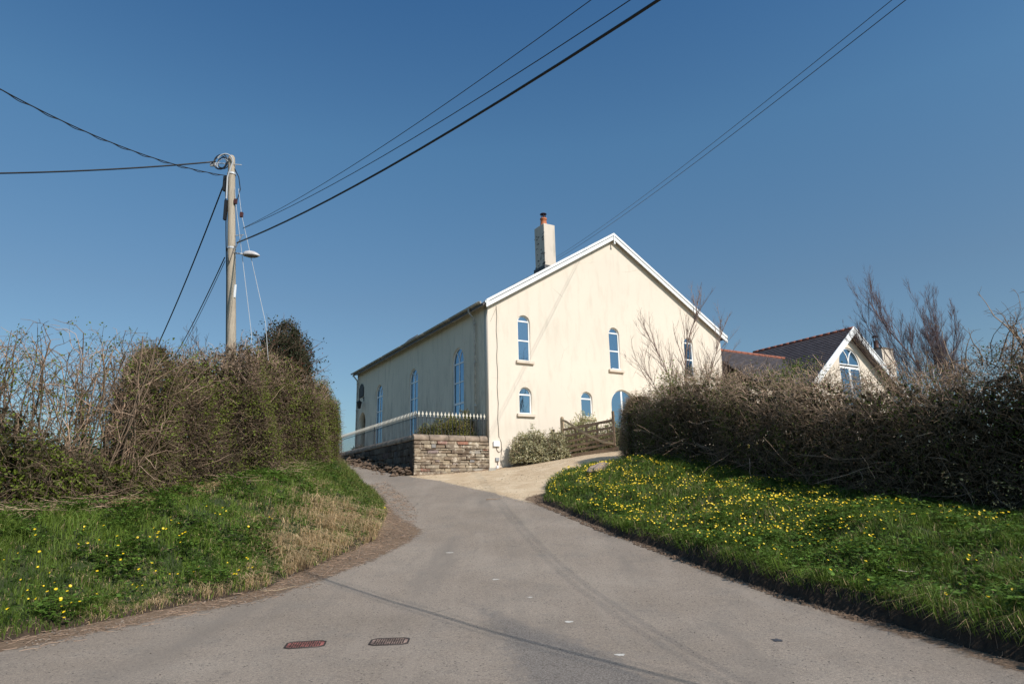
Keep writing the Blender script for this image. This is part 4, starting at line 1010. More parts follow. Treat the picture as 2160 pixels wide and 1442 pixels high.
# fallen and leaning dead sticks in front of the hedge foot
n_ = 120; q, nrm, s_, Ls = spine([(4.0, 20.8, 1, 1), (5.3, 17.8, 1, 1), (6.5, 14.2, 1, 1), (7.9, 11.3, 1, 1)], n_)
P0 = np.c_[q[:, 0] + RNG.uniform(-.1, .35, n_), q[:, 1] + RNG.uniform(-.2, .2, n_), ground_z(q[:, 0], q[:, 1]) + RNG.uniform(.05, .9, n_)]
P = curve(P0, RNG.normal(0, 1, (n_, 3)) * np.array([1, 1, .6]), RNG.uniform(.4, 1.4, n_), 6, .3); vg.tubes(P, tap(n_, 6, RNG.uniform(.004, .011, n_), .003), CUT_LIT * .75, .4)
vg.build(h3, 'whips', 'x')
for c in h3.children: c.matrix_parent_inverse = Matrix.Translation(-Vector(h3.location))

def shrub(name, root_loc, radii, ntw, nlf, lcol, lcol2, lsize, label, cat, twcol=BARK, light=0.0, lower=.0):
    root = empty(name, root_loc); tag(root, label, cat); v = Veg(); c0 = np.array(root_loc, float)
    def pts(n, sh):
        u = unit(RNG.normal(size=(n, 3))); u[:, 2] = np.abs(u[:, 2]) if lower == 0 else u[:, 2]
        rad = 1 - np.abs(RNG.normal(0, sh, n)); b_ = 1 + (vnoise(u[:, 0] * 3 + c0[0], u[:, 1] * 3 + u[:, 2] * 3, .8) - .5) * .45
        return u * np.array(radii) * (np.clip(rad, 0, 1.05) * b_)[:, None] + c0, u
    P0, u = pts(ntw, .25); P = curve(P0 - u * .1, u + RNG.normal(0, .5, u.shape) + np.array([0, 0, .4]), RNG.uniform(.12, .35, ntw), 4, .3, .2); v.tubes(P, tap(ntw, 4, .005, .002), twcol, .3)
    nb_ = 26; Pb = curve(np.tile(c0 + np.array([0, 0, .0]), (nb_, 1)) + RNG.normal(0, .12, (nb_, 3)) * np.array([1, 1, 0]), np.c_[RNG.normal(0, .5, (nb_, 2)), np.ones(nb_)], np.full(nb_, radii[2] * .9), 6, .3, .1); v.tubes(Pb, tap(nb_, 6, .018, .005), twcol * .9)
    P1, u = pts(nlf, .2); cm = RNG.random((nlf, 1)) < .5; v.leaves(P1, lsize, np.where(cm, lcol, lcol2), .35, .8)
    k = RNG.integers(0, ntw, nlf // 3); v.leaves(P[k, 2] + RNG.normal(0, .03, (len(k), 3)), lsize, np.where(RNG.random((len(k), 1)) < .5, lcol, lcol2), .35, .8)
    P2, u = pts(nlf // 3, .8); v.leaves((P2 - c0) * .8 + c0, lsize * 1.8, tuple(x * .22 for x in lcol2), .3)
    v.build(root)
    for c in root.children: c.matrix_parent_inverse = Matrix.Translation(-Vector(root.location))
    return root
PALE, PALE2 = (.62, .57, .37), (.32, .31, .16)
shrub('shrub', (.72, 26.15, 2.85), (.92, .6, 1.35), 900, 9000, PALE, PALE2, .06, 'pale variegated shrub spreading against the cream gable, left of the gate', 'shrub')
shrub('shrub', (1.6, 26.1, 2.95), (.6, .45, 1.15), 400, 3500, PALE, PALE2, .06, 'small grey green shrub crowding the gate post', 'shrub')
shrub('shrub', (2.75, 26.9, 3.0), (1.05, .6, 1.75), 800, 9000, (.52, .50, .24), PALE2, .06, 'yellow green variegated shrub seen through the bars of the field gate', 'shrub')
shrub('shrub', (3.9, 26.3, 3.0), (.8, .6, 1.4), 500, 5000, (.40, .38, .18), PALE2, .06, 'dull variegated shrub behind the latch end of the gate', 'shrub')
p_ = hw(-1.25, 1.0); shrub('shrub', (p_[0], p_[1], 3.4), (1.0, .55, 1.35), 900, 9000, (.30, .28, .07), (.09, .11, .03), .055, 'yellowish variegated shrub behind the front railing, against the shaded side wall', 'shrub')
p_ = hw(-.35, 1.3); shrub('shrub', (p_[0], p_[1], 3.5), (.55, .5, 1.55), 500, 4500, (.34, .32, .12), (.10, .12, .04), .055, 'tallest garden shrub, in the corner between railing and house', 'shrub')
p_ = hw(-2.2, .9); shrub('shrub', (p_[0], p_[1], 3.5), (.6, .4, .9), 400, 3500, (.24, .23, .06), (.08, .10, .03), .055, 'lowest shrub behind the front railing, nearest the wall corner', 'shrub')
p_ = hw(-2.2, 9.0); shrub('shrub', (p_[0], p_[1], 3.6), (.5, 1.6, .55), 300, 2500, (.05, .06, .03), (.03, .03, .02), .06, 'low dark shrub behind the side railing', 'shrub')
# holly-like tree behind the dense hedge, with bare twigs beside it
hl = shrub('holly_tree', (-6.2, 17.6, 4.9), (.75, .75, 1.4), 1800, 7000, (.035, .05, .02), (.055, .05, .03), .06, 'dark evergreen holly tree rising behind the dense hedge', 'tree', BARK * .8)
vg = Veg(); n_ = 90
P = curve(np.array([-6.4, 17.2, 4.6]) + RNG.normal(0, .25, (n_, 3)), np.c_[RNG.normal(.35, .6, (n_, 2)), np.full(n_, .8)], RNG.uniform(.5, 1.5, n_), 6, .4); vg.tubes(P, tap(n_, 6, .012, .003), BARK, .3)
p, d, t = spawn(P, 5, .2, 1, 1, .1); Pq = curve(p, d, RNG.uniform(.15, .5, len(t)), 4, .4); vg.tubes(Pq, tap(len(Pq), 4, .004, .002), BARK * .8, .3)
kk = RNG.integers(0, len(Pq), 3200); vg.leaves(Pq[kk, 3] + RNG.normal(0, .05, (len(kk), 3)), .05, np.where(RNG.random((len(kk), 1)) < .75, (.035, .05, .02), (.14, .035, .025)), .4)
vg.build(hl, 'twigs', 'outer_leaves')
for c in hl.children: c.matrix_parent_inverse = Matrix.Translation(-Vector(hl.location))

def tree_obj(label, base, stems, spec, col):
    r_ = empty('bare_tree', base); tag(r_, label, 'tree'); bare_tree(r_, base, stems, spec, np.array(col))
    for c in r_.children: c.matrix_parent_inverse = Matrix.Translation(-Vector(r_.location))
tree_obj('thin bare shrub of twigs just left of the telegraph pole', (-7.3, 15.4, 4.2), [(-.2, 0, -.25, 0, 1.35, .014), (.1, 0, .05, 0, 1.5, .014), (-.45, .1, -.5, 0, 1.2, .012), (.3, 0, .3, 0, 1.2, .012)], [(8, .45, .7, .5, 5), (5, .5, .8, .6, 4)], (.10, .075, .06))
tree_obj('bare young tree with fine upright twigs in front of the gable, above the hedge', (6.25, 23.3, 3.0), [(0, 0, .03, 0, 5.3, .05), (-.12, 0, -.16, 0, 4.6, .035), (.1, .1, .14, 0, 4.6, .035), (-.1, .1, -.30, 0, 4.0, .026), (.2, 0, .28, 0, 3.6, .022)], [(22, .38, .6, .42, 6), (9, .42, .6, .5, 5)], (.26, .18, .14))
tree_obj('small bare sapling beside the right hand upper window', (7.5, 23.8, 3.2), [(0, 0, .05, 0, 3.0, .018), (.3, 0, .15, 0, 2.6, .014), (.8, .2, .2, 0, 2.4, .012)], [(12, .4, .55, .45, 5), (7, .45, .6, .5, 4)], (.24, .17, .13))
tree_obj('taller bare tree with purplish twigs behind the annex chimney', (19.1, 29.5, 3.6), [(0, 0, -.22, 0, 7.0, .06), (-.3, 0, -.42, 0, 5.8, .045), (.2, 0, -.1, 0, 5.6, .04), (-.2, .3, -.30, 0, 6.2, .045), (-.4, .3, -.14, 0, 5.6, .035)], [(16, .42, .42, .36, 7), (9, .5, .45, .45, 5), (7, .6, .5, .6, 4)], (.125, .088, .086))
tree_obj('second bare purplish tree, right of the taller one', (20.0, 29.5, 3.6), [(0, 0, -.08, 0, 6.1, .05), (-.3, .2, -.2, 0, 5.6, .04), (.3, 0, .06, 0, 5.2, .04), (.6, 0, .14, 0, 4.6, .035), (-.6, 0, -.1, 0, 5.0, .035)], [(16, .42, .42, .36, 7), (9, .5, .45, .45, 5), (7, .6, .5, .6, 4)], (.125, .088, .086))
# fresh green sprays at the hedge top
def spray(loc, rx_, n_, label, col=(.16, .24, .035)):
    r_ = empty('climbing_foliage', loc); tag(r_, label, 'foliage'); v = Veg(); c0 = np.array(loc)
    P = c0 + RNG.normal(0, 1, (n_, 3)) * np.array(rx_); v.leaves(P, .07, col, .35)
    Pt = curve(c0 + RNG.normal(0, .6, (30, 3)) * np.array(rx_), np.c_[RNG.normal(0, .5, (30, 2)), np.ones(30)], np.full(30, rx_[2] * 1.6), 5, .4); v.tubes(Pt, tap(30, 5, .006, .002), BARK); v.build(r_)
    for c in r_.children: c.matrix_parent_inverse = Matrix.Translation(-Vector(r_.location))
spray((4.95, 20.6, 4.75), (.22, .22, .3), 520, 'bright green leafy spray on the hedge end below the large arched window')
spray((8.2, 18.6, 4.95), (.28, .3, .14), 320, 'yellow green tuft on the hedge top under the link roof', (.13, .17, .035))
spray((6.9, 16.9, 4.42), (.3, .3, .12), 260, 'small green tuft on the hedge top left of the annex gable', (.13, .17, .035))

# ------------------------------------------------------------------ telegraph pole, lamp, cables
pole = empty('telegraph_pole', (-6.72, 16.0, 1.9)); tag(pole, 'weathered wooden telegraph pole leaning slightly, rising from the left hedge', 'telegraph pole')
def at(px, py, Y):
    d = _fw + _R * (px - 1080) / FPX - _U * (py - 721) / FPX; return CAM + d * Y / d[1]
ptop = Vector(at(488.5, 333, 16)); pb = Vector((-6.74, 16, 1.9))
pc = lambda z: pb + (ptop - pb) * ((z - 1.9) / (ptop.z - 1.9))
L0 = -Vector(pole.location)
def pchild(mb, nm, mat, smooth=False, par=pole):
    mb.v = [tuple(Vector(q) + L0) for q in mb.v]; return mb.build(nm, mat, par, smooth)
pchild(MB().tube([pb, pc(5), pc(8), pc(10.35), ptop, ptop + Vector((0, 0, .06))], [.125, .115, .10, .09, .085, .05], 16), 'trunk', M_POLE, True)
for z in (10.05, 7.95):
    c = pc(z); pchild(MB().tube([c + Vector((0, 0, -.02)), c + Vector((0, 0, .03))], .112, 14), 'band', M_METAL)
c = pc(10.15)
mb = MB()
for k, (rr_, dx) in enumerate(((.19, -.25), (.16, -.27), (.13, -.22), (.15, -.20))):
    ct = c + Vector((dx, -.12, .20)); mb.tube([ct + Vector((rr_ * math.cos(a), .02 * k, rr_ * 1.15 * math.sin(a))) for a in np.linspace(0, 2 * PI, 18)], .012, 5)
pchild(mb, 'cable_coil', M_CABLE)
mb = MB(); mb.tube([c + Vector((-.12 + .22 * math.cos(a) - .02, -.14, .16 + .26 * math.sin(a))) for a in np.linspace(2.6, 0.1, 12)] + [pc(9.9) + Vector((-.05, -.14, 0)), pc(9.3) + Vector((-.09, -.11, 0))], .02, 6)
mb.tube([c + Vector((-.17 + .15 * math.cos(a), -.15, .10 + .17 * math.sin(a))) for a in np.linspace(3.6, 0.6, 10)], .008, 5)
pchild(mb, 'white_cable_loop', M_GREYCABLE)
mb = MB(); mb.tube([pc(10.2) + Vector((.09, -.02, 0)), pc(9.95) + Vector((.2, -.02, 0)), pc(9.6) + Vector((.24, -.02, 0)), pc(9.3) + Vector((.16, -.02, 0)), pc(9.1) + Vector((.06, -.02, 0))], .012, 5)
mb.tube([pc(10.0) + Vector((-.1, -.04, 0)), pc(9.6) + Vector((-.14, -.04, 0)), pc(9.0) + Vector((-.12, -.06, 0)), pc(8.3) + Vector((-.13, -.03, 0)), pc(7.2) + Vector((-.12, 0, 0)), pc(4) + Vector((-.13, 0, 0)), pc(2.5) + Vector((-.135, 0, 0))], .014, 5)
mb.tube([pc(7.95) + Vector((-.1, -.05, 0)), pc(7.5) + Vector((0, -.13, 0)), pc(8.0) + Vector((.11, -.06, 0))], .012, 5)
pchild(mb, 'down_lead', M_CABLE)
pchild(MB().box(pc(9.0) + Vector((-.13, -.06, 0)), (.07, .08, .55)).box(pc(9.75) + Vector((-.15, -.05, 0)), (.08, .1, .4)), 'junction_box', M_CABLE)
pchild(MB().box(pc(10.3) + Vector((-.45, -.08, 0)), (.16, .05, .09)).bar(pc(10.35) + Vector((-.38, -.08, 0)), pc(10.3) + Vector((.28, -.03, 0)), .02, .02), 'cable_bracket', M_METAL)
pchild(MB().bar(pc(8.3), pc(8.3) + Vector((.34, -.05, 0)), .02, .02).bar(pc(8.3) + Vector((.3, -.05, 0)), pc(7.75), .016, .016), 'side_bracket', M_METAL)
pchild(MB().box(pc(6.78) + Vector((.115, -.06, 0)), (.06, .01, .34)), 'torn_notice', M_WHITE)
for i, (px, py) in enumerate(((497, 425), (509.5, 453))):
    c_ = Vector(at(px, py, 15.95)); pchild(MB().box(c_, (.07, .07, .13)), 'stay_insulator', M_INSUL)
s0 = Vector(at(495, 395, 15.97)); s1 = Vector(at(503, 398, 15.97))
pchild(MB().tube([s0, at(497, 425, 15.95), at(530, 700, 15.9), at(533, 770, 15.9)], .007, 5), 'stay_wire', M_GREYCABLE)
pchild(MB().tube([s1, at(509.5, 453, 15.95), at(560, 680, 15.9), at(566, 760, 15.9)], .007, 5), 'stay_wire', M_GREYCABLE)

lamp = empty('street_lamp', at(500, 533, 16)); tag(lamp, 'grey cobra head street lamp on a short arm fixed to the telegraph pole', 'street lamp')
L0 = -Vector(lamp.location); a0 = Vector(at(493, 533, 15.95)); a1 = Vector(at(514, 536, 15.9))
pchild(MB().tube([a0, a1], .02, 8), 'arm', M_METAL, True, lamp)
c0 = a1; hd = MB(); n = 12; prof = [(0, .075, .055), (.05, .10, .085), (.15, .12, .10), (.27, .11, .085), (.36, .07, .05), (.415, .02, .012)]; vs = []; fs = []
for x, wy, hz_ in prof:
    for k in range(n):
        a = 2 * PI * k / n; zz = math.sin(a); vs.append((c0.x + x, c0.y + wy * math.cos(a), c0.z - .03 - .05 * x + (hz_ * zz * 1.3 if zz > 0 else .02 * zz)))
for i in range(len(prof) - 1):
    for k in range(n): fs.append((i * n + k, i * n + (k + 1) % n, (i + 1) * n + (k + 1) % n, (i + 1) * n + k))
fs.append(tuple(range(n))[::-1]); fs.append(tuple(range((len(prof) - 1) * n, len(prof) * n)))
pchild(hd.add(vs, fs), 'lamp_head', plain('lamp_grey', (.50, .48, .48), .4, .12, 6), True, lamp)
vs = []; fs = []
for x, wy, dz in ((.05, .08, -.03), (.15, .1, -.07), (.27, .09, -.07), (.36, .05, -.045)):
    for k in range(9):
        a = PI + PI * k / 8; vs.append((c0.x + x, c0.y + wy * math.cos(a), c0.z - .045 - .05 * x + dz * abs(math.sin(a)) * .6))
for i in range(3):
    for k in range(8): fs.append((i * 9 + k, i * 9 + k + 1, (i + 1) * 9 + k + 1, (i + 1) * 9 + k))
pchild(MB().add(vs, fs), 'lens_bowl', plain('lamp_bowl', (.16, .14, .12), .2, .1, 6), True, lamp)

def cable(a, b_, sag, r_, label, twin=None):
    a, b_ = Vector(a), Vector(b_); n = 26; mb = MB()
    def ln(off):
        pts = []
        for i in range(n + 1):
            t = i / n; p = a.lerp(b_, t); p.z -= sag * 4 * t * (1 - t); pts.append(p + Vector(off) * min(1, t * 3) * min(1, (1 - t) * 3)); 
        return pts
    mb.tube(ln((0, 0, 0)), r_, 6)
    if twin:
        pts = []
        for i in range(121):
            t = i / 120; p = a.lerp(b_, t); p.z -= sag * 4 * t * (1 - t); pts.append(p + Vector((0, .02 * math.cos(i * .8), -.02 + twin * math.sin(i * .8))))
        mb.tube(pts, r_ * .8, 5)
    o = mb.build('overhead_cable', M_CABLE, None, True); return tag(o, label, 'cable', 'overhead cables')
def ext(a, b_, k, sag=0.0):
    """far end of a span that hangs through b_ at the fraction 1/k"""
    a, b_ = np.array(a), np.array(b_) + np.array([0, 0, sag * 4 / k * (1 - 1 / k)]); return a + (b_ - a) * k
cable(at(455, 341, 15.9), at(-260, 366, 13), .12, .020, 'thick black cable running level to the left from the pole top')
cable(at(480, 371, 15.9), at(-420, -75, 7.5), .55, .011, 'pair of loosely twisted black cables sagging up to the left edge from the pole', .016)
cable(at(474, 384, 15.9), at(255, 870, 30), .7, .018, 'thick black cable sloping steeply down to the left behind the hedge')
cable(at(474, 543, 15.9), at(330, 800, 38), .5, .014, 'upper of the two fine cables dropping left from below the lamp')
cable(at(475, 550, 15.9), at(340, 800, 38), .4, .008, 'lower and thinner of the two fine cables dropping left below the lamp')
A = at(500, 512, 15.95); B = at(1390, 0, 6.1); cable(A, ext(A, B, 2.1, 1.0), 1.0, .020, 'thickest black cable rising from the pole to the top right above the road')
A = at(512, 482, 15.9); B = at(1330, 0, 6.3); cable(A, ext(A, B, 2.1, .9), .9, .007, 'lower thin cable of the close pair rising right from the pole bracket')
A = at(513, 481, 15.9); B = at(1247, 0, 7.0); cable(A, ext(A, B, 2.0, .8), .8, .006, 'upper thin cable of the close pair rising right from the pole bracket')
A = at(1150, 561, 40); B = at(1911, 0, 9.3); cable(A, ext(A, B, 1.4, .55), .55, .0078, 'lower cable of the pair passing down behind the gable roof')
A = at(1150, 556, 40); B = at(1882, 0, 9.5); cable(A, ext(A, B, 1.4, .55), .55, .0068, 'upper cable of the pair passing down behind the gable roof')

# ------------------------------------------------------------------ grass, herbs, flowers
def blades(N, box, polyL, hmin, hmax, wd, colfun, dmax, ymax, label, name='grass'):
    x = RNG.uniform(box[0], box[1], N); y = RNG.uniform(box[2], box[3], N)
    dist = np.hypot(x, y); keepp = RNG.random(N) < np.clip((9.5 / dist) ** 1.6, .12, 1)
    x, y = x[keepp], y[keepp]; z, dl_, dr_ = HT(x, y); d = dl_ if polyL else dr_
    ok = (d > (.03 if polyL else .06)) & (d < dmax(x, y)) & (y < ymax); x, y, z, d = x[ok], y[ok], z[ok], d[ok]; n = len(x)
    cl = vnoise(x, y, .22); cl2 = vnoise(x + 31, y, .8); dist = np.hypot(x, y)
    col, hs, droop = colfun(x, y, d, cl, cl2)
    h = RNG.uniform(hmin, hmax, n) * (.4 + 1.15 * cl) * (.55 + .95 * vnoise(x + 3, y + 9, .6)) * hs * np.clip(d / .2 + .6, 0, 1)
    w_ = wd * RNG.uniform(.7, 1.3, n) * np.clip(dist / 9, .8, 1.9)
    az_ = RNG.uniform(0, 2 * PI, n); lean = RNG.uniform(.1, .6, n) + droop; la = RNG.uniform(0, 2 * PI, n)
    la = np.where(RNG.random(n) < droop, (-.9 if polyL else 3.6) + RNG.normal(0, .5, n), la)
    dx, dy = np.cos(la) * lean, np.sin(la) * lean; nrm_ = np.sqrt(1 + dx ** 2 + dy ** 2)
    bx, by = np.cos(az_) * w_ / 2, np.sin(az_) * w_ / 2; zz = np.zeros(n); b0 = np.stack([x, y, z - .01], 1)
    md = np.stack([dx * .35, dy * .35, np.ones(n)], 1) / nrm_[:, None] * (h * .55)[:, None]
    tp = np.stack([dx * 1.1, dy * 1.1, 1 - droop * .9], 1) / nrm_[:, None] * h[:, None]; s_ = np.stack([bx, by, zz], 1)
    V = np.stack([b0 - s_, b0 + s_, b0 + md - s_ * .7, b0 + md + s_ * .7, b0 + tp], 1).reshape(-1, 3)
    i = np.arange(n)[:, None] * 5; F = np.concatenate([i + np.array([[0, 1, 3]]), i + np.array([[0, 3, 2]]), i + np.array([[2, 3, 4]])], 0)
    me = fastmesh(name, V, F, False, np.repeat(col, 5, 0)); o = link(name, me, M_GRASS); return tag(o, label, None, None, 'stuff'), n
GR = np.array([.140, .215, .030]); GD = np.array([.070, .122, .018]); GYL = np.array([.20, .23, .055]); ST = np.array([.60, .44, .25])
def col_left(x, y, d, cl, cl2):
    n = len(x); r_ = RNG.random(n)
    dry = .06 + .30 * sm((cl2 - .45) / .3) * sm((x + 7.5) / 3)
    band = np.exp(-((x + 3.6) / .85) ** 2 - ((y - 13.6) / 3.0) ** 2) * 1.4 + np.exp(-((d - .15) / .2) ** 2) * .45 * (y < 15) * (y > 8.8)
    hed = .75 * sm((d - 2.35) / .4) * (y > 9.8) * (y < 17) * (vnoise(x, y, .6) > .38)
    dry = np.clip(dry + band * (.10 + .58 * (cl > .50)) + hed, 0, .88); far = sm((y - 15.5) / 3); dry = dry * (1 - .72 * far)
    isd = r_ < dry; base = GR * (1 - far[:, None] * .2) + (GYL - GR) * (far * .75 + .22 * RNG.random(n))[:, None]; base = np.where((cl < .35)[:, None], GD, base)
    base = np.where((y < 9.6)[:, None] | (cl < .3)[:, None], base * .85, base)
    c = np.where(isd[:, None], ST * (.7 + .5 * RNG.random((n, 1))), base) * (1 + RNG.uniform(-.3, .3, (n, 1)))
    return c, np.where(isd, .9 + 1.4 * np.clip(band, 0, 1), 1.0), np.where(isd, .75, .12)
def col_right(x, y, d, cl, cl2):
    n = len(x); r_ = RNG.random(n); isd = r_ < .04 + .10 * (cl2 > .66)
    base = GD + (GR - GD) * (cl * 1.2)[:, None]; base = np.where((RNG.random(n) < .2)[:, None], GYL * .8, base)
    c = np.where(isd[:, None], ST * (.5 + .5 * RNG.random((n, 1))), base) * (1 + RNG.uniform(-.3, .3, (n, 1)))
    edge = np.exp(-((d - .08) / .08) ** 2); return c, 1 + .5 * edge * (cl > .4), .12 + .7 * edge * (cl > .4)
_, n1 = blades(400000, (-9.5, -2.5, 5.0, 28.5), True, .07, .23, .0075, col_left, lambda x, y: np.where(y > 17, 2.4, 3.5), 28.3, 'rough green grass with bleached tussocks on the left bank')
_, n2 = blades(440000, (.4, 11.0, 4.0, 23), False, .07, .24, .0080, col_right, lambda x, y: 5.4 + 0 * x, 22.6, 'lush green grass on the right bank below the hedge')
print('blades', n1, n2, 't', round(time.time() - T0, 1))

def herbs(N, box, polyL, size, label, dens):
    x = RNG.uniform(box[0], box[1], N); y = RNG.uniform(box[2], box[3], N); k = RNG.random(N) < np.clip((9 / np.hypot(x, y)) ** 1.4, .15, 1) * dens(x, y); x, y = x[k], y[k]
    z, dl_, dr_ = HT(x, y); d = dl_ if polyL else dr_; ok = (d > .08) & (d < (3.3 if polyL else 5.2)) & (y < 22); x, y, z = x[ok], y[ok], z[ok]; n = len(x); m = 7
    cx_ = np.repeat(np.stack([x, y, z + RNG.uniform(.03, .21, n)], 1), m, 0); a = RNG.uniform(0, 2 * PI, n * m); rr_ = size * RNG.uniform(.4, 1.3, n * m)
    dirs = np.stack([np.cos(a), np.sin(a), RNG.uniform(-.1, .5, n * m)], 1); p0 = cx_ + dirs * (rr_ * .25)[:, None]; sd = np.stack([-np.sin(a), np.cos(a), RNG.normal(0, .3, n * m)], 1)
    L_ = rr_[:, None]; V = np.stack([p0, p0 + dirs * L_ * .5 + sd * L_ * .3, p0 + dirs * L_ + np.array([0, 0, -.15]) * L_, p0 + dirs * L_ * .5 - sd * L_ * .3], 1).reshape(-1, 3)
    c = np.repeat(np.array([.085, .150, .024]) * (1 + RNG.uniform(-.35, .6, (n, 1))), m, 0) * (1 + RNG.uniform(-.2, .2, (n * m, 1)))
    me = fastmesh('weeds', V, np.arange(len(V)).reshape(-1, 4), False, np.repeat(c, 4, 0)); tag(link('weeds', me, M_LEAF), label, None, None, 'stuff'); return n
herbs(36000, (-9.5, -2.5, 5.0, 20), True, .062, 'broad leaved weeds among the grass of the left bank', lambda x, y: np.clip(.15 + .95 * (vnoise(x, y, .5) > .5), 0, 1) * np.where(x < -4.2, 1, .35))
herbs(52000, (.4, 11.0, 4.0, 22), False, .062, 'celandine leaves and weeds among the grass of the right bank', lambda x, y: np.clip(.25 + .9 * (vnoise(x, y, .45) > .5), 0, 1))

# flowers: the 300 largest as things, the rest as one mass
fm = MB(); 
for k in range(8):
    a = 2 * PI * k / 8; ca, sa = math.cos(a), math.sin(a); pr_ = lambda r_, t, z: (r_ * math.cos(a + t), r_ * math.sin(a + t), z)
    fm.add([(0, 0, .001), pr_(.012, -.35, .004), pr_(.019, 0, .007), pr_(.012, .35, .004)], [(0, 1, 2, 3)])
flower_me = fm.mesh('flower'); flower_me.materials.append(M_PETAL)
pts = []
r = random.Random(77)
lf = [(16,1284),(58,1244),(92,1235),(60,1262),(76,1262),(105,1207),(115,1228),(80,1195),(128,1262),(150,1270),(168,1268),(142,1246),(148,1235),(128,1266),(135,1290),(135,1302),(130,1277),(195,1262),(204,1252),(290,1237),(280,1232),(300,1234),(44,1222),(88,1235),(176,1117),(178,1110),(247,1130),(219,1108),(220,1125),(209,1138),(290,1133),(260,1167),(205,1204),(225,1172),(165,1147),(185,1145),(166,1155),(73,1116),(75,1128),(38,1166),(83,1163),(8,1180),(325,1113),(335,1121),(333,1124),(360,1090),(361,1097),(361,1103),(377,1103),(344,1114),(351,1115),(391,1122),(385,1125),(378,1129),(381,1143),(316,1132),(332,1132),(436,1067),(454,1082),(470,1070),(477,1077),(459,1090),(464,1084),(524,1110),(568,1090),(574,1093),(480,1186),(516,1184),(523,1178),(504,1202),(494,1210),(499,1210),(524,1197),(533,1196),(520,1176),(543,1185),(293,1200),(255,1180),(249,1150),(320,1187),(329,1203),(358,1210),(375,1210),(408,1206),(419,1196),(812,1070),(100,1247),(118,1242),(48,1256)]
def hit(px, py):
    d = _fw + _R * (px - 1080) / FPX - _U * (py - 721) / FPX; t = np.linspace(4, 40, 1500); Q = CAM + d[None] * t[:, None]; g = HT(Q[:, 0], Q[:, 1])[0] + .19
    return Q[int(np.argmax(Q[:, 2] < g))]
LP_ = [hit(*p) for p in lf]
m_ = 16000; x = RNG.uniform(.6, 9.5, m_); y = RNG.uniform(5.5, 22, m_); z, dl_, dr_ = HT(x, y)
cl = vnoise(x, y, .5); den = np.where((dr_ > .15) & (dr_ < 4.4), .42, 0) * (.15 + 1.5 * sm((cl - .3) / .3)) * (.09 + .91 * sm((y - 8.8) / 3.0)); k = RNG.random(m_) < den
RP = np.stack([x, y, z + .13 + RNG.uniform(0, .07, m_)], 1)[k]; RP = RP[np.argsort(np.hypot(RP[:, 0], RP[:, 1]))]; nr_ = 300 - len(LP_)
GRP = 'yellow celandine flowers on the banks'
for i, p in enumerate(list(LP_) + list(RP[:nr_])):
    o = bpy.data.objects.new('flower', flower_me); COL.objects.link(o); o.location = tuple(p); s_ = r.uniform(.7, 1.35) * (.95 if i < len(LP_) else .82); o.scale = (s_, s_, s_)
    o.rotation_euler = (r.uniform(.2, 1.0), r.uniform(-.4, .4), r.uniform(-.9, .9))
    tag(o, 'small yellow celandine flower open in the grass of the ' + ('left bank' if i < len(LP_) else 'right bank'), 'flower', GRP)
R2 = RP[nr_:]; base = np.array([v.co[:] for v in flower_me.vertices]); nv = len(base); Fs = np.array([list(p.vertices) for p in flower_me.polygons])
ry_ = RNG.uniform(.1, 1.0, len(R2)); sc_ = RNG.uniform(.6, 1.25, len(R2)); B_ = base[None] * sc_[:, None, None]
Y_ = B_[..., 1] * np.cos(ry_)[:, None] - B_[..., 2] * np.sin(ry_)[:, None]; Z_ = B_[..., 1] * np.sin(ry_)[:, None] + B_[..., 2] * np.cos(ry_)[:, None]
V = np.stack([B_[..., 0], Y_, Z_], -1) + R2[:, None]; Fm = (Fs[None] + (np.arange(len(R2)) * nv)[:, None, None]).reshape(-1, 4)
tag(link('flowers', fastmesh('flowers', V.reshape(-1, 3), Fm), M_PETAL), 'carpet of yellow celandine flowers farther up the right bank', None, None, 'stuff')
print('flowers', len(LP_), len(RP))

# ------------------------------------------------------------------ loose stuff on the edges
def lumps(name, P, size, mat, label):
    n = len(P); ico = np.array([(1, 0, 0), (-1, 0, 0), (0, 1, 0), (0, -1, 0), (0, 0, 1), (0, 0, -1.0)]); F0 = np.array([(0, 2, 4), (2, 1, 4), (1, 3, 4), (3, 0, 4), (2, 0, 5), (1, 2, 5), (3, 1, 5), (0, 3, 5)])
    V = ico[None] * (1 + RNG.uniform(-.35, .35, (n, 6, 3)) * 1.0); V = V + RNG.uniform(-.2, .2, V.shape); a = RNG.uniform(0, 2 * PI, n); c, s_ = np.cos(a)[:, None], np.sin(a)[:, None]
    V = np.stack([V[..., 0] * c - V[..., 1] * s_, V[..., 0] * s_ + V[..., 1] * c, V[..., 2] * .6], -1) * (size * RNG.uniform(.4, 1.3, n) ** 1.5)[:, None, None] + P[:, None]
    F = (F0[None] + (np.arange(n) * 6)[:, None, None]).reshape(-1, 3); return tag(link(name, fastmesh(name, V.reshape(-1, 3), F), mat), label, None, None, 'stuff')
def near_edge(edge, N, off0, off1, bias=2.0):
    q, nrm, s_, L = spine([(a, b_, 0, 0) for a, b_ in edge], N); o = off0 + (off1 - off0) * RNG.random(N) ** bias
    return q[:, :2] - nrm * o[:, None] if True else None
E1 = near_edge(EDGE_L[:11], 2600, .1, -.75, 1.0); z = T(E1[:, 0], E1[:, 1]); lumps('loose_stones', np.c_[E1, z + .004], .013, plain('pebble', (.20, .16, .125), .9, .5, 5), 'grit and small stones along the left road edge')
E2 = near_edge(EDGE_R[4:], 2600, -.15, .42, 1.0); z = T(E2[:, 0], E2[:, 1]); lumps('loose_stones', np.c_[E2, z + .004], .012, plain('pebble_brown', (.17, .12, .085), .9, .5, 5), 'grit and crumbled earth along the right road edge')
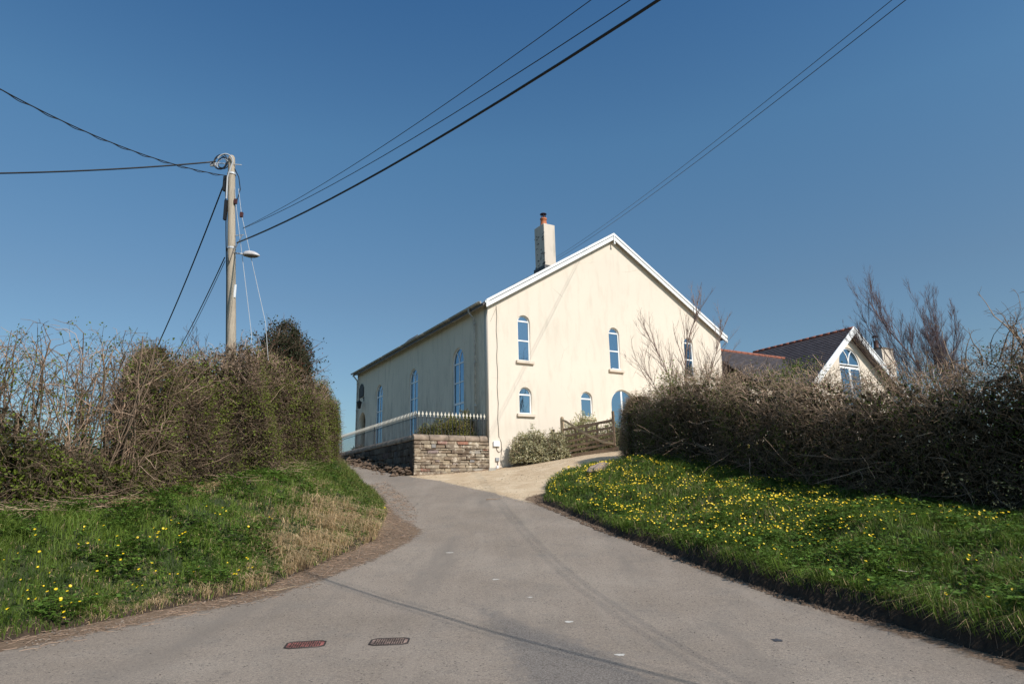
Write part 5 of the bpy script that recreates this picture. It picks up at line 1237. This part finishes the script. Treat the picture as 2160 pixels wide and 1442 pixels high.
x = RNG.uniform(-5, 4, 2200); y = RNG.uniform(4.5, 17, 2200); dl_, dr_ = sdist(x, y, POLY_L), sdist(x, y, POLY_R); k = (dl_ < -.2) & (dr_ < -.2) & (RNG.random(2200) < .5); x, y = x[k], y[k]
lumps('loose_stones', np.c_[x, y, T(x, y) + (vnoise(x, y, 1.1) - .5) * .02 + .002], .006, plain('dark_grit', (.10, .085, .075), .9, .6, 3), 'scattered grit on the asphalt of the junction')
x = RNG.uniform(-4, 5, 9000); y = RNG.uniform(17, 27, 9000); d = sdist(x, y, POLY_G); k = (d > -.15) & (sdist(x, y, POLY_R) < -.05) & (RNG.random(9000) < .6); x, y = x[k], y[k]
lumps('driveway_gravel', np.c_[x, y, T(x, y) + .004], .014, plain('buff_gravel', (.46, .37, .26), .9, .4, 4), 'loose buff gravel lying on the driveway')
# earth clods at the foot of the right bank and rubble under the shaded side wall
E3 = near_edge(EDGE_R[4:13], 900, -.02, -.16, 1.0); z, _, _ = HT(E3[:, 0], E3[:, 1]); lumps('earth_clods', np.c_[E3, np.maximum(z - .02, T(E3[:, 0], E3[:, 1]))], .032, M_SOIL, 'crumbling brown earth clods along the cut edge of the right bank')
v_ = RNG.uniform(.1, 7.5, 420); u_ = X0 - np.abs(RNG.normal(0, .28, 420)) - .02; pw = np.array([hw(a, b_) for a, b_ in zip(u_, v_)]); hh = np.clip(.42 - np.abs(u_ - X0) * .8, 0, 1) * RNG.random(420)
lumps('earth_clods', np.c_[pw[:, :2], T(pw[:, 0], pw[:, 1]) + hh], .12, M_SOIL, 'heap of brown earth and rubble banked against the shaded side of the stone wall')
# dead leaves, straw and twigs on the verges
def litter(P, n_, L0_, L1_, r_, colr, label, name='dead_stalks'):
    v = Veg(); k = RNG.integers(0, len(P), n_); p = P[k] + RNG.normal(0, .03, (n_, 3)) * np.array([1, 1, .2]); D_ = RNG.normal(0, 1, (n_, 3)) * np.array([1, 1, .12])
    Pc_ = curve(p, D_, RNG.uniform(L0_, L1_, n_), 4, .25); gg = HT(Pc_[..., 0], Pc_[..., 1])[0]; Pc_[..., 2] = np.maximum(Pc_[..., 2], np.maximum(gg, T(Pc_[..., 0], Pc_[..., 1])) + .008)
    v.tubes(Pc_, tap(n_, 4, r_, r_ * .6), colr, .4); o = link(name, fastmesh(name, np.concatenate(v.tv), np.concatenate(v.tf), True, np.concatenate(v.tc)), M_TWIG); tag(o, label, None, None, 'stuff')
E4 = near_edge(EDGE_L[:11], 3000, .25, -.7, 1.0); litter(np.c_[E4, T(E4[:, 0], E4[:, 1]) + .01], 1500, .04, .22, .003, CUT_LIT * .8, 'dead stalks and straw strewn along the left road edge')
E5 = near_edge(EDGE_R[4:], 2000, -.1, .35, 1.0); litter(np.c_[E5, T(E5[:, 0], E5[:, 1]) + .01], 500, .03, .14, .003, CUT_LIT * .6, 'dead stalks strewn along the right road edge')
q, nrm, s_, _ = spine([(-9.0, 8.5, 0, 0), (-7.6, 9.9, 0, 0), (-6.1, 12.2, 0, 0), (-5.75, 14.5, 0, 0), (-5.4, 17.5, 0, 0)], 2600)
P_ = q[:, :2] + RNG.normal(0, .22, (2600, 2)); P_ = P_[vnoise(P_[:, 0], P_[:, 1], .8) > .55]; litter(np.c_[P_, ground_z(P_[:, 0], P_[:, 1]) + RNG.uniform(.02, .2, len(P_))], 800, .10, .4, .0035, CUT_LIT, 'bleached dead stems heaped along the foot of the left hedges')
wb = np.array([hw(a, b_) for a, b_ in zip(RNG.uniform(-3.2, 3.2, 900), -np.abs(RNG.normal(0, .16, 900)) - .02)]); litter(np.c_[wb[:, :2], T(wb[:, 0], wb[:, 1]) + .01], 700, .03, .12, .0035, CUT_LIT * .55, 'dead leaves and stalks blown against the foot of the stone wall and gable', 'dead_leaves')
# single fallen sticks one can point to
def stick(pts, r_, label, col=M_GATE_PALE):
    ps = []
    for x, y in pts: ps.append((x, y, max(float(HT(x, y)[0]), zt(x, y)) + .03 + r_))
    o = MB().tube(ps, [r_, r_ * .9, r_ * .7, r_ * .5][:len(ps)], 6).build('fallen_twig', M_SILL if col is None else col, None, True); tag(o, label, 'twig', 'fallen twigs on the verges')
stick([(-3.75, 10.05), (-3.58, 9.93), (-3.42, 9.98), (-3.25, 10.2)], .007, 'bent pale twig at the foot of the left bank, by the road edge')
stick([(4.55, 8.75), (4.66, 8.63), (4.78, 8.58), (4.92, 8.62)], .009, 'bleached curved stick lying in the grass of the right bank', None)
stick([(4.42, 7.95), (4.48, 7.87), (4.56, 7.82)], .008, 'short pale stick low on the right bank near the cut edge', None)
stick([(-.80, 18.35), (-.66, 18.42), (-.52, 18.40), (-.40, 18.48)], .011, 'dark twig lying on the asphalt near the gravel driveway', M_GATE)
# bare earth slab showing through the right bank
x0, y0 = 2.5, 19.6
mb = MB(); bm = bmesh.new(); bmesh.ops.create_icosphere(bm, subdivisions=3, radius=1); rr = random.Random(3)
me = bpy.data.meshes.new('rock'); 
for v in bm.verts: v.co *= 1 + .18 * math.sin(v.co.x * 4 + 1) * math.cos(v.co.y * 5) + rr.uniform(-.05, .05)
bm.to_mesh(me); bm.free(); o = link('rock', me, plain('earth_rock', (.25, .19, .15), .95, .4, 5, 0, .6)); o.scale = (.15, 1.1, .13); o.rotation_euler = (.12, 0, -.42); o.location = (x0, y0, float(HT(x0, y0)[0]) + .07)
tag(o, 'long thin brown strip of rock breaking through the flowery right bank', 'rock')
for k_, o in list((o.name, o) for o in bpy.data.objects): pass
print('TRIS', sum(len(o.data.loops) - 2 * len(o.data.polygons) for o in bpy.data.objects if o.type == 'MESH'), sorted([(len(o.data.loops) - 2 * len(o.data.polygons), o.name) for o in bpy.data.objects if o.type == 'MESH'])[-14:]);print('script', round(time.time() - T0, 1), 'tris', sum(len(m.polygons) * 2 for m in bpy.data.meshes))
